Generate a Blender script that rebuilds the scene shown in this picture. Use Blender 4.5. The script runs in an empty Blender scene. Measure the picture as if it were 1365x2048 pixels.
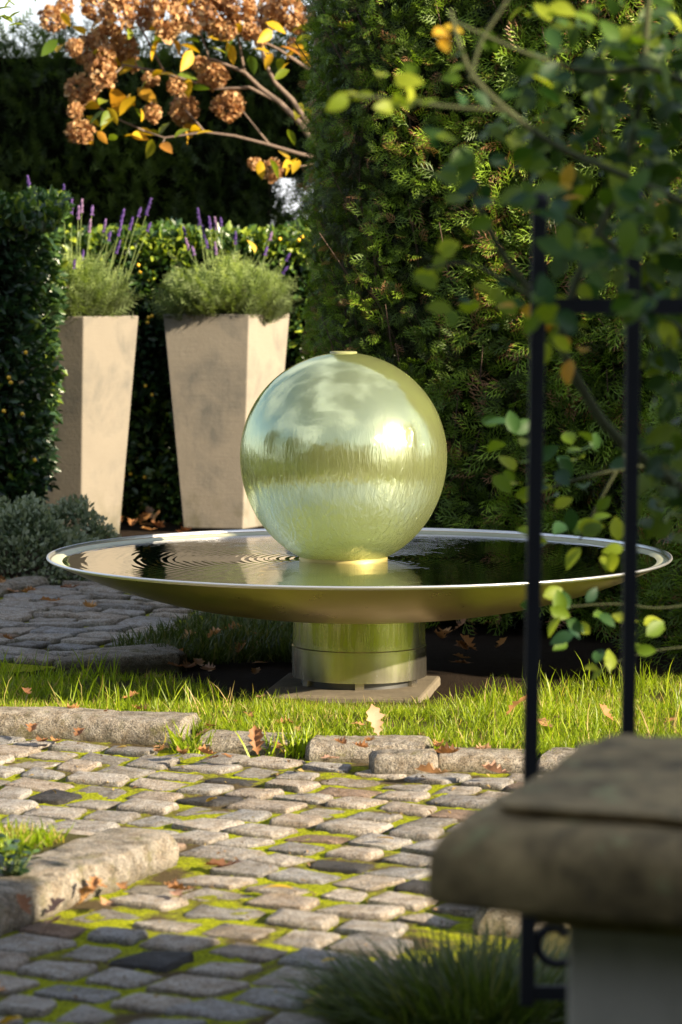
import bpy, math, random
import numpy as np
from mathutils import Vector, Matrix, noise as mnoise
random.seed(7); RNG = np.random.default_rng(7)
S = bpy.context.scene; COL = S.collection
R = math.radians; PI = math.pi
# ------------------------------------------------------------------ camera, world, sun, exposure
CAM_H = 1.156; F = 5600.0; PITCH = math.atan(449 / 5600)
cam = bpy.data.cameras.new('camera'); co = bpy.data.objects.new('camera', cam); COL.objects.link(co)
co.location = (0, 0, CAM_H); co.rotation_euler = (PI / 2 - PITCH, 0, 0)
cam.sensor_fit = 'VERTICAL'; cam.sensor_height = 36; cam.sensor_width = 24; cam.lens = F / 2048 * 36
cam.clip_start = 0.1; cam.clip_end = 1500
cam.dof.use_dof = True; cam.dof.focus_distance = 7.85; cam.dof.aperture_fstop = 6.0
S.camera = co
SUN_EL = 22.0
SUN_DIR = Vector((0.885, -0.465, 0)).normalized() * math.cos(R(SUN_EL)) + Vector((0, 0, math.sin(R(SUN_EL))))
sl = bpy.data.lights.new('sun', 'SUN'); sl.energy = 5.0; sl.angle = R(0.6); sl.color = (1.0, 0.84, 0.60)
so = bpy.data.objects.new('sun', sl); COL.objects.link(so)
so.rotation_euler = SUN_DIR.to_track_quat('Z', 'Y').to_euler(); so.location = (6, -3, 5)
W = bpy.data.worlds.new('World'); S.world = W; W.use_nodes = True
wn, wl = W.node_tree.nodes, W.node_tree.links; wn.clear()
wo = wn.new('ShaderNodeOutputWorld'); wb = wn.new('ShaderNodeBackground'); sk = wn.new('ShaderNodeTexSky')
sk.sky_type = 'NISHITA'; sk.sun_disc = False; sk.sun_elevation = R(SUN_EL)
sk.sun_rotation = math.atan2(SUN_DIR.x, SUN_DIR.y)
wtc = wn.new('ShaderNodeTexCoord'); wnz = wn.new('ShaderNodeTexNoise'); wnz.inputs['Scale'].default_value = 2.2
wnz.inputs['Detail'].default_value = 6; wnz.inputs['Roughness'].default_value = 0.55
wr = wn.new('ShaderNodeValToRGB'); wr.color_ramp.elements[0].position = 0.46; wr.color_ramp.elements[1].position = 0.66
wm = wn.new('ShaderNodeMix'); wm.data_type = 'RGBA'
wl.new(wtc.outputs['Generated'], wnz.inputs['Vector']); wl.new(wnz.outputs['Fac'], wr.inputs['Fac'])
wsp = wn.new('ShaderNodeSeparateXYZ'); wl.new(wtc.outputs['Generated'], wsp.inputs[0])
whz = wn.new('ShaderNodeMapRange'); whz.inputs['From Min'].default_value = 0.03; whz.inputs['From Max'].default_value = 0.30; whz.inputs['To Min'].default_value = 0.85; whz.inputs['To Max'].default_value = 0.0
wl.new(wsp.outputs['Z'], whz.inputs['Value']); wmx = wn.new('ShaderNodeMath'); wmx.operation = 'MAXIMUM'; wl.new(wr.outputs['Color'], wmx.inputs[0]); wl.new(whz.outputs[0], wmx.inputs[1])
wl.new(wmx.outputs[0], wm.inputs['Factor']); wl.new(sk.outputs['Color'], wm.inputs['A'])
wm.inputs['B'].default_value = (6.2, 6.3, 6.6, 1)
wl.new(wm.outputs['Result'], wb.inputs['Color']); wb.inputs['Strength'].default_value = 0.070
wl.new(wb.outputs[0], wo.inputs[0])
S.view_settings.view_transform = 'Standard'; S.view_settings.look = 'None'
S.view_settings.exposure = 1.66; S.view_settings.gamma = 1.0; S.view_settings.use_curve_mapping = False
S.cycles.max_bounces = 8; S.cycles.diffuse_bounces = 3; S.cycles.glossy_bounces = 4; S.cycles.transparent_max_bounces = 8
S.cycles.transmission_bounces = 4; S.cycles.use_denoising = True; S.cycles.caustics_reflective = False; S.cycles.caustics_refractive = False

# ------------------------------------------------------------------ where a point of the photograph lies in the place
CP, SP = math.cos(PITCH), math.sin(PITCH)
def ray(px, py):
    u, v = (px - 682.5) / F, (1024 - py) / F
    return Vector((u, CP + v * SP, -SP + v * CP))
def P(px, py, Y):
    d = ray(px, py); return Vector((0, 0, CAM_H)) + d * (Y / d.y)
def G(px, py, z=0.0):
    d = ray(px, py); return Vector((0, 0, CAM_H)) + d * ((z - CAM_H) / d.z)
def proj(p):
    x, y, z = p[0], p[1], p[2] - CAM_H
    dep = y * CP - z * SP; up = y * SP + z * CP
    return 682.5 + F * x / dep, 1024 - F * up / dep, dep

# ------------------------------------------------------------------ materials
MATS = {}
class NT:
    def __init__(s, name):
        s.m = bpy.data.materials.new(name); s.m.use_nodes = True; s.t = s.m.node_tree; s.t.nodes.clear()
        s.out = s.n('ShaderNodeOutputMaterial'); MATS[name] = s.m; s._o = None
    def n(s, typ, **kw):
        x = s.t.nodes.new(typ)
        for k, v in kw.items(): setattr(x, k, v)
        return x
    def l(s, a, b): s.t.links.new(a, b)
    def pos(s):
        if s._o is None: s._o = s.n('ShaderNodeTexCoord').outputs['Object']
        return s._o
    def geo(s): return s.n('ShaderNodeNewGeometry').outputs['Position']
    def mapped(s, vec, sc):
        m = s.n('ShaderNodeMapping'); m.inputs['Scale'].default_value = sc if hasattr(sc, '__len__') else (sc,) * 3
        s.l(vec, m.inputs['Vector']); return m.outputs['Vector']
    def noise(s, vec, scale, detail=4, rough=0.55, dist=0.0):
        x = s.n('ShaderNodeTexNoise'); x.inputs['Scale'].default_value = scale; x.inputs['Detail'].default_value = detail
        x.inputs['Roughness'].default_value = rough; x.inputs['Distortion'].default_value = dist
        s.l(vec, x.inputs['Vector']); return x.outputs['Fac']
    def ramp(s, fac, stops):
        x = s.n('ShaderNodeValToRGB'); e = x.color_ramp.elements
        while len(e) < len(stops): e.new(0.5)
        for i, (p, c) in enumerate(stops):
            e[i].position = p; e[i].color = (*c, 1) if hasattr(c, '__len__') else (c, c, c, 1)
        s.l(fac, x.inputs['Fac']); return x.outputs['Color']
    def mix(s, f, a, b, mode='MIX'):
        x = s.n('ShaderNodeMix'); x.data_type = 'RGBA'; x.blend_type = mode
        for sock, v in ((x.inputs['Factor'], f), (x.inputs['A'], a), (x.inputs['B'], b)):
            if isinstance(v, (int, float)): sock.default_value = v if sock.type == 'VALUE' else (v, v, v, 1)
            elif isinstance(v, tuple): sock.default_value = (*v, 1)
            else: s.l(v, sock)
        return x.outputs['Result']
    def math(s, op, a, b=0.0, c=None):
        x = s.n('ShaderNodeMath', operation=op)
        for i, v in enumerate((a, b) if c is None else (a, b, c)):
            if isinstance(v, (int, float)): x.inputs[i].default_value = v
            else: s.l(v, x.inputs[i])
        return x.outputs[0]
    def bump(s, h, strength=0.5, dist=0.01, normal=None):
        x = s.n('ShaderNodeBump'); x.inputs['Strength'].default_value = strength; x.inputs['Distance'].default_value = dist
        s.l(h, x.inputs['Height'])
        if normal is not None: s.l(normal, x.inputs['Normal'])
        return x.outputs['Normal']
    def bsdf(s, color, rough=0.8, normal=None, metallic=0.0, spec=0.5, **kw):
        x = s.n('ShaderNodeBsdfPrincipled')
        for k, v in (('Base Color', color), ('Roughness', rough), ('Metallic', metallic), ('Specular IOR Level', spec)):
            if isinstance(v, tuple): x.inputs[k].default_value = (*v, 1)
            elif isinstance(v, (int, float)): x.inputs[k].default_value = v
            else: s.l(v, x.inputs[k])
        if normal is not None: s.l(normal, x.inputs['Normal'])
        for k, v in kw.items(): x.inputs[k.replace('_', ' ')].default_value = v
        return x.outputs[0]
    def mixsh(s, f, a, b):
        x = s.n('ShaderNodeMixShader')
        if isinstance(f, (int, float)): x.inputs[0].default_value = f
        else: s.l(f, x.inputs[0])
        s.l(a, x.inputs[1]); s.l(b, x.inputs[2]); return x.outputs[0]
    def end(s, sh): s.l(sh, s.out.inputs['Surface']); return s.m

def leafmat(name, stops, rough=0.5, transl=0.35, tmul=(1.5, 1.6, 0.6), spec=0.4, src='tint'):
    t = NT(name)
    if src == 'tint': a = t.n('ShaderNodeAttribute'); a.attribute_name = 'tint'; f = a.outputs['Fac']
    else: f = t.n('ShaderNodeObjectInfo').outputs['Random']
    c = t.ramp(f, stops)
    c = t.mix(t.ramp(t.noise(t.pos(), 60, 2), [(0.35, 0.0), (0.7, 0.45)]), c, t.mix(1.0, c, (0.55, 0.5, 0.4), 'MULTIPLY'))
    b = t.bsdf(c, rough, spec=spec)
    if transl > 0:
        tr = t.n('ShaderNodeBsdfTranslucent'); t.l(t.mix(1.0, c, tmul, 'MULTIPLY'), tr.inputs[0])
        b = t.mixsh(transl, b, tr.outputs[0])
    return t.end(b)

def granite(name, stops, moss=0.0, rnd=True, rough=0.85, zdirt=(.004, .016), black=0.0):
    t = NT(name); g = t.geo()
    if rnd: base = t.ramp(t.n('ShaderNodeObjectInfo').outputs['Random'], stops)
    else: base = t.ramp(t.noise(g, 2.2, 5), stops)
    c = t.mix(t.ramp(t.noise(g, 330, 2, 0.7), [(0.41, 1.0), (0.50, 0.0)]), base, t.mix(1.0, base, (0.32, 0.32, 0.35), 'MULTIPLY'))
    c = t.mix(t.ramp(t.noise(g, 260, 2, 0.7), [(0.57, 0.0), (0.66, 0.8)]), c, t.mix(1.0, base, (1.5, 1.45, 1.38), 'MULTIPLY'))
    c = t.mix(t.ramp(t.noise(g, 34, 6, 0.75), [(0.42, 0.0), (0.62, 0.85)]), c, t.mix(1.0, c, (0.58, 0.50, 0.40), 'MULTIPLY'))
    if black: c = t.mix(t.ramp(t.noise(g, 24, 8, 0.8), [(0.50, 0.0), (0.64, black)]), c, (0.035, 0.032, 0.02))
    if moss:
        c = t.mix(t.ramp(t.noise(g, 13, 6, 0.75), [(0.54, 0.0), (0.68, 0.8)]), c, t.mix(t.noise(g, 160, 2), (0.06, 0.06, 0.012), (0.22, 0.20, 0.05)))
    sz = t.n('ShaderNodeSeparateXYZ'); t.l(g, sz.inputs[0])
    edge = t.math('MULTIPLY_ADD', t.noise(g, 70, 4, .7), -0.016, t.math('ADD', sz.outputs['Z'], .008))
    k = t.n('ShaderNodeMapRange'); k.inputs['From Min'].default_value = zdirt[0]; k.inputs['From Max'].default_value = zdirt[1]; k.inputs['To Min'].default_value = 0.85; k.inputs['To Max'].default_value = 0.0
    t.l(edge, k.inputs['Value'])
    c = t.mix(k.outputs[0], c, t.mix(t.noise(g, 150, 3), (0.025, 0.02, 0.012), (0.11, 0.09, 0.04)))
    h = t.math('ADD', t.noise(g, 130, 6, 0.75), t.math('MULTIPLY', t.noise(g, 42, 5, .65), 1.5))
    return t.end(t.bsdf(c, rough, t.bump(h, 1.0, 0.011), spec=0.3))

granite('cobble_granite', [(0.0, (0.31, 0.30, 0.29)), (0.25, (0.50, 0.46, 0.41)), (0.5, (0.38, 0.38, 0.38)), (0.75, (0.56, 0.51, 0.45)), (1.0, (0.44, 0.38, 0.32))])
granite('kerb_granite', [(0.3, (0.36, 0.33, 0.29)), (0.7, (0.54, 0.48, 0.39))], moss=0.02, rnd=False, zdirt=(.0, .03), black=.75)
granite('dark_granite', [(0.0, (0.05, 0.05, 0.055)), (1.0, (0.075, 0.075, 0.08))])
granite('brown_granite', [(0.0, (0.34, 0.24, 0.175)), (1.0, (0.42, 0.31, 0.24))])

t = NT('moss'); g = t.geo()
n1 = t.noise(g, 5.5, 6, 0.7)
mossc = t.mix(t.ramp(t.noise(g, 170, 4, 0.8), [(.35, 0.0), (.65, 1.0)]), (0.10, 0.13, 0.006), (0.58, 0.62, 0.02))
soilc = t.mix(t.noise(g, 190, 4, 0.7), (0.035, 0.026, 0.014), (0.20, 0.15, 0.075))
cc = t.mix(t.ramp(n1, [(0.41, 0.0), (0.52, 1.0)]), soilc, mossc)
t.end(t.bsdf(cc, 0.95, t.bump(t.noise(g, 190, 4, 0.8), 1.0, 0.014), spec=0.1))

t = NT('soil'); g = t.geo()
c = t.mix(t.noise(g, 40, 6, 0.75), (0.010, 0.007, 0.005), (0.05, 0.034, 0.022))
t.end(t.bsdf(c, 0.95, t.bump(t.noise(g, 70, 6, 0.8), 1.0, 0.02), spec=0.1))
t = NT('hedge_inside'); g = t.geo()  # near-black colour stands in for the shade inside the hedges
t.end(t.bsdf(t.mix(t.noise(g, 30, 5, .7), (0.006, 0.008, 0.004), (0.022, 0.026, 0.012)), 1.0, t.bump(t.noise(g, 25, 4, .7), 1.0, .05), spec=0.0))
t = NT('turf'); g = t.geo()
c = t.mix(t.noise(g, 55, 6, 0.75), (0.035, 0.04, 0.01), (0.16, 0.14, 0.05))
t.end(t.bsdf(c, 0.95, t.bump(t.noise(g, 120, 6, 0.8), 1.0, 0.02), spec=0.1))
t = NT('field'); g = t.geo()
t.end(t.bsdf(t.mix(t.noise(g, 0.6, 6), (0.04, 0.055, 0.02), (0.09, 0.10, 0.04)), 0.95, spec=0.1))

leafmat('thuja', [(0.0, (0.010, 0.013, 0.004)), (0.22, (0.030, 0.045, 0.006)), (0.48, (0.085, 0.150, 0.012)), (0.72, (0.16, 0.27, 0.020)), (0.87, (0.28, 0.42, 0.035)), (0.92, (0.26, 0.12, 0.05)), (1.0, (0.36, 0.19, 0.10))], 0.5, 0.3)
leafmat('yew', [(0.0, (0.012, 0.02, 0.008)), (0.45, (0.05, 0.085, 0.02)), (1.0, (0.16, 0.24, 0.04))], 0.55, 0.2)
leafmat('holly', [(0.0, (0.012, 0.03, 0.014)), (0.5, (0.03, 0.075, 0.028)), (0.8, (0.10, 0.18, 0.03)), (1.0, (0.34, 0.42, 0.04))], 0.33, 0.25, spec=0.6)
leafmat('silver_leaf', [(0.0, (0.05, 0.08, 0.04)), (0.6, (0.13, 0.18, 0.10)), (1.0, (0.36, 0.40, 0.28))], 0.6, 0.2)
leafmat('grass', [(0.0, (0.09, 0.13, 0.008)), (0.5, (0.24, 0.34, 0.010)), (0.86, (0.40, 0.47, 0.02)), (0.92, (0.48, 0.36, 0.13)), (1.0, (0.56, 0.42, 0.2))], 0.45, 0.45)
leafmat('dark_grass', [(0.0, (0.03, 0.05, 0.012)), (0.7, (0.085, 0.12, 0.025)), (1.0, (0.2, 0.18, 0.08))], 0.5, 0.3)
leafmat('lavender_leaf', [(0.0, (0.07, 0.09, 0.04)), (0.45, (0.20, 0.27, 0.10)), (1.0, (0.46, 0.55, 0.18))], 0.6, 0.35)
leafmat('lavender_flower', [(0.0, (0.07, 0.035, 0.20)), (0.6, (0.14, 0.07, 0.32)), (1.0, (0.32, 0.20, 0.36))], 0.7, 0.3, (1.2, 1.0, 1.4), src='rnd')
leafmat('hydrangea_flower', [(0.0, (0.28, 0.14, 0.07)), (0.5, (0.52, 0.29, 0.12)), (0.85, (0.68, 0.44, 0.21)), (1.0, (0.66, 0.50, 0.30))], 0.7, 0.3, (1.2, 1.0, 0.8))
leafmat('hydrangea_leaf', [(0.0, (0.10, 0.18, 0.02)), (0.3, (0.25, 0.30, 0.02)), (0.42, (0.62, 0.42, 0.02)), (0.8, (0.72, 0.44, 0.02)), (1.0, (0.52, 0.22, 0.04))], 0.5, 0.45, (1.2, 1.2, 0.6), src='rnd')
leafmat('rose_leaf', [(0.0, (0.02, 0.06, 0.03)), (0.35, (0.035, 0.09, 0.02)), (0.7, (0.07, 0.14, 0.012)), (1.0, (0.13, 0.20, 0.015))], 0.5, 0.32, spec=.25, src='rnd')
leafmat('rose_leaf_young', [(0.0, (0.10, 0.17, 0.01)), (1.0, (0.36, 0.41, 0.03))], 0.5, 0.45, spec=.25, src='rnd')
leafmat('rose_leaf_yellow', [(0.0, (0.55, 0.38, 0.02)), (1.0, (0.62, 0.34, 0.02))], 0.5, 0.4, (1.2, 1.0, .5), src='rnd')
leafmat('rose_mass', [(0.0, (0.018, 0.045, 0.014)), (0.6, (0.045, 0.085, 0.012)), (1.0, (0.13, 0.18, 0.015))], 0.5, 0.3, spec=.25)
leafmat('tree_leaf', [(0.0, (0.02, 0.035, 0.012)), (0.7, (0.045, 0.07, 0.022)), (1.0, (0.15, 0.12, 0.03))], 0.5, 0.25)
leafmat('oak_leaf', [(0.0, (0.24, 0.11, 0.05)), (0.4, (0.46, 0.23, 0.09)), (0.75, (0.58, 0.33, 0.14)), (1.0, (0.44, 0.27, 0.20))], 0.6, 0.3, (1.2, 1.0, 0.8), src='rnd')
leafmat('yellow_leaf', [(0.0, (0.62, 0.42, 0.03)), (1.0, (0.66, 0.46, 0.12))], 0.55, 0.3, (1.2, 1.0, 0.8), src='rnd')

leafmat('litter', [(0.0, (0.07, 0.04, 0.02)), (0.6, (0.25, 0.15, 0.07)), (1.0, (0.55, 0.40, 0.14))], 0.7, 0.2)
def bark(name, a, b):
    t = NT(name); g = t.pos()
    t.end(t.bsdf(t.mix(t.noise(t.mapped(g, (60, 60, 14)), 1.5, 5, .7), a, b), 0.85, t.bump(t.noise(t.mapped(g, (60, 60, 14)), 2.5, 5, .7), 0.8, 0.006)))
bark('bark', (0.09, 0.06, 0.045), (0.26, 0.19, 0.15)); bark('rose_cane', (0.03, 0.05, 0.012), (0.08, 0.08, 0.03)); bark('twig_brown', (0.05, 0.03, 0.02), (0.16, 0.10, 0.07))
bark('green_stem', (0.10, 0.15, 0.04), (0.2, 0.26, 0.08))

# planter: cast stone with drifting grey stains, darker under the rim and at the foot
def cast(name, k_):
    t = NT(name); o = t.pos()
    c = t.mix(t.noise(o, 7, 5, 0.6), (0.215, 0.19, 0.16), (0.275, 0.245, 0.205))
    st = t.math('MULTIPLY', t.ramp(t.noise(o, 3.1, 6, 0.62, 0.4), [(0.46, 0.0), (0.62, 1.0)]), t.ramp(t.noise(t.mapped(o, (9, 9, 2.5)), 2.2, 5, 0.6), [(0.3, 0.35), (0.7, 1.0)]))
    c = t.mix(st, c, (0.14, 0.135, 0.125))
    sz = t.n('ShaderNodeSeparateXYZ'); t.l(o, sz.inputs[0])
    foot = t.math('MULTIPLY', t.ramp(sz.outputs['Z'], [(0.0, 1.0), (0.24, 0.0)]), t.ramp(t.noise(o, 9, 5), [(0.47, 0.0), (0.62, 0.8)]))
    c = t.mix(foot, c, (0.13, 0.12, 0.08))
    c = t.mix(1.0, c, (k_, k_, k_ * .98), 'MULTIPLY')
    h = t.math('ADD', t.noise(o, 60, 6, .6), t.math('MULTIPLY', t.noise(t.mapped(o, (3, 3, 90)), 2, 3), 0.7))
    t.end(t.bsdf(c, 0.82, t.bump(h, 0.35, 0.003), spec=0.3))

cast('cast_stone', 1.0); cast('cast_stone_shaded', 0.74)  # second copy is darker: dappled shade on the left planter put into its colour
# pillar: weathered sandstone with lichen
t = NT('weathered_stone'); g = t.geo()
c = t.mix(t.ramp(t.noise(g, 10, 6, .7), [(0.3, 0.0), (0.7, 1.0)]), (0.045, 0.033, 0.016), (0.40, 0.295, 0.145))
c = t.mix(t.ramp(t.noise(g, 17, 6, .7), [(0.5, 0.0), (0.7, 0.8)]), c, (0.03, 0.027, 0.02))
c = t.mix(t.ramp(t.noise(g, 26, 3), [(0.60, 0.0), (0.68, 0.7)]), c, (0.28, 0.27, 0.13))
t.end(t.bsdf(c, 0.9, t.bump(t.noise(g, 90, 6, .7), 0.8, 0.004), spec=0.3))
t = NT('pale_stone'); g = t.geo()
c = t.mix(t.noise(t.mapped(g, (12, 12, 5)), 1.5, 5, .6), (0.32, 0.29, 0.25), (0.62, 0.57, 0.50))
t.end(t.bsdf(c, 0.9, t.bump(t.noise(g, 90, 6, .7), 0.6, 0.004), spec=0.3))
t = NT('slab_stone'); g = t.geo()
c = t.mix(t.noise(g, 14, 6, .7), (0.06, 0.05, 0.035), (0.24, 0.20, 0.14))
t.end(t.bsdf(c, 0.8, t.bump(t.noise(g, 90, 6, .7), 0.6, 0.004), spec=0.4))
t = NT('black_iron'); g = t.geo()
t.end(t.bsdf((0.008, 0.009, 0.013), t.math('MULTIPLY_ADD', t.noise(g, 60, 4), 0.3, 0.45), t.bump(t.noise(g, 140, 4), 0.3, 0.002), spec=0.3))

# brushed steel of the bowl
t = NT('bowl_steel'); o = t.pos()
fine = t.noise(t.mapped(o, (30, 30, 500)), 3, 4, .7)
c = t.mix(t.noise(o, 5, 5, .6), (0.66, 0.53, 0.34), (0.82, 0.70, 0.50))
t.end(t.bsdf(c, t.math('MULTIPLY_ADD', t.noise(o, 9, 5), 0.22, 0.20), t.bump(fine, 0.08, 0.001), metallic=1.0))
t = NT('basin_steel'); o = t.pos()
t.end(t.bsdf(t.mix(t.noise(o, 6, 6, .65), (0.36, 0.37, 0.24), (0.60, 0.60, 0.46)), 0.5, metallic=0.1))
t = NT('lip_steel'); o = t.pos()
t.end(t.bsdf((0.70, 0.70, 0.70), 0.36, t.bump(t.noise(o, 200, 3), 0.2, 0.001), metallic=0.9))
t = NT('pedestal_steel'); o = t.pos()
st = t.noise(t.mapped(o, (16, 16, 1.8)), 1.6, 6, .7)
c = t.mix(t.noise(t.mapped(o, (60, 60, 5)), 2, 4, .7), (0.44, 0.40, 0.31), (0.72, 0.68, 0.60))
sz = t.n('ShaderNodeSeparateXYZ'); t.l(o, sz.inputs[0])
alg = t.math('MULTIPLY', t.ramp(st, [(0.36, 0.0), (0.56, 0.9)]), t.ramp(sz.outputs['Z'], [(0.10, 0.0), (0.14, 1.0)]))
c2 = t.mix(alg, c, (0.40, 0.44, 0.03))
r = t.math('MULTIPLY_ADD', st, 0.20, 0.15)
t.end(t.bsdf(c2, r, t.bump(t.noise(t.mapped(o, (90, 90, 8)), 3, 4, .7), 0.12, 0.001), metallic=t.math('MULTIPLY_ADD', alg, -0.45, 0.97)))
t = NT('dark_metal'); t.end(t.bsdf((0.12, 0.12, 0.12), 0.4, metallic=0.8))

# water in the bowl: a real clear sheet with rings spreading from the globe
t = NT('water'); o = t.pos()
sep = t.n('ShaderNodeSeparateXYZ'); t.l(o, sep.inputs[0])
rr = t.math('SQRT', t.math('ADD', t.math('POWER', sep.outputs['X'], 2.0), t.math('POWER', sep.outputs['Y'], 2.0)))
wv = t.math('SINE', t.math('ADD', t.math('MULTIPLY', rr, 240.0), t.math('MULTIPLY', t.noise(o, 4, 2), 9.0)))
amp = t.ramp(rr, [(0.12, 1.0), (0.30, 0.55), (0.55, 0.28), (0.85, 0.08)])
h = t.math('ADD', t.math('MULTIPLY', wv, amp), t.math('MULTIPLY', t.noise(o, 13, 3, .5, .5), 0.9))
nm = t.bump(h, 0.5, 0.0010)
fr = t.n('ShaderNodeFresnel'); fr.inputs['IOR'].default_value = 1.33; t.l(nm, fr.inputs['Normal'])
gl = t.n('ShaderNodeBsdfGlossy'); gl.inputs['Roughness'].default_value = 0.012; t.l(nm, gl.inputs['Normal'])
tp = t.n('ShaderNodeBsdfTransparent'); tp.inputs['Color'].default_value = (0.82, 0.86, 0.66, 1)
t.end(t.mixsh(t.math('MINIMUM', t.math('MULTIPLY_ADD', fr.outputs[0], 1.0, 0.08), 1.0), tp.outputs[0], gl.outputs[0]))

# the globe: tinted translucent body under a running film of water
t = NT('globe_glass'); o = t.pos()
sep = t.n('ShaderNodeSeparateXYZ'); t.l(o, sep.inputs[0])
low = t.ramp(t.math('MULTIPLY_ADD', sep.outputs['Z'], 1.6, 0.5), [(0.05, 1.0), (0.45, 0.75), (0.62, 0.16), (0.8, 0.0)])
streak = t.noise(t.mapped(o, (74, 74, 13)), 1.0, 4, 0.6, 0.8)
wob = t.math('MULTIPLY', t.noise(t.mapped(o, (7, 7, 10)), 1.0, 2, 0.5, 1.0), 1.0)
h = t.math('ADD', t.math('MULTIPLY', streak, t.math('MULTIPLY', low, 1.5)), t.math('MULTIPLY', wob, 0.55))
nm = t.bump(h, 0.9, 0.008)
body_c = (0.55, 0.60, 0.26)
df = t.n('ShaderNodeBsdfDiffuse'); df.inputs[0].default_value = (*body_c, 1)
tr = t.n('ShaderNodeBsdfTranslucent'); tr.inputs[0].default_value = (0.72, 0.72, 0.28, 1)
rf = t.n('ShaderNodeBsdfRefraction'); rf.inputs['Color'].default_value = (0.88, 0.92, 0.55, 1); rf.inputs['Roughness'].default_value = 0.30; rf.inputs['IOR'].default_value = 1.33
t.l(t.bump(h, 0.5, 0.006), rf.inputs['Normal'])
body = t.mixsh(0.42, t.mixsh(0.55, df.outputs[0], tr.outputs[0]), rf.outputs[0])
g1 = t.n('ShaderNodeBsdfGlossy'); g1.inputs['Color'].default_value = (0.66, 0.78, 0.54, 1); g1.inputs['Roughness'].default_value = 0.14
t.l(t.bump(h, 0.35, 0.006), g1.inputs['Normal'])
g2 = t.n('ShaderNodeBsdfGlossy'); g2.inputs['Roughness'].default_value = 0.03; g2.inputs['Color'].default_value = (0.86, 0.92, 0.72, 1); t.l(nm, g2.inputs['Normal'])
fr = t.n('ShaderNodeFresnel'); fr.inputs['IOR'].default_value = 1.5; t.l(nm, fr.inputs['Normal'])
sh = t.mixsh(0.42, body, g1.outputs[0])
t.end(t.mixsh(t.math('MULTIPLY_ADD', fr.outputs[0], 0.6, 0.10), sh, g2.outputs[0]))
t = NT('globe_collar'); t.end(t.mixsh(.5, t.bsdf((0.42, 0.43, 0.16), .3), t.n('ShaderNodeBsdfTranslucent').outputs[0]))
t = NT('brass'); t.end(t.bsdf((0.45, 0.38, 0.14), 0.45, metallic=0.6))
t = NT('berry'); t.end(t.bsdf((0.85, 0.50, 0.03), 0.3))

# ------------------------------------------------------------------ building helpers
def mesh_np(name, V, faces_flat, n_per, mat, smooth=False, tint=None):
    """V (n,3); faces_flat int array of vertex indices; n_per verts per face (int or array)"""
    me = bpy.data.meshes.new(name)
    V = np.asarray(V, dtype=np.float32); fl = np.asarray(faces_flat, dtype=np.int32).ravel()
    if isinstance(n_per, int): tot = np.full(len(fl) // n_per, n_per, dtype=np.int32)
    else: tot = np.asarray(n_per, dtype=np.int32)
    st = np.concatenate([[0], np.cumsum(tot)[:-1]]).astype(np.int32)
    me.vertices.add(len(V)); me.vertices.foreach_set('co', V.ravel())
    me.loops.add(len(fl)); me.loops.foreach_set('vertex_index', fl)
    me.polygons.add(len(tot)); me.polygons.foreach_set('loop_start', st); me.polygons.foreach_set('loop_total', tot)
    if smooth: me.polygons.foreach_set('use_smooth', np.ones(len(tot), dtype=bool))
    me.materials.append(MATS[mat])
    if tint is not None:
        a = me.attributes.new('tint', 'FLOAT', 'POINT'); a.data.foreach_set('value', np.asarray(tint, dtype=np.float32))
    me.update(calc_edges=True); me.validate(); return me
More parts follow.
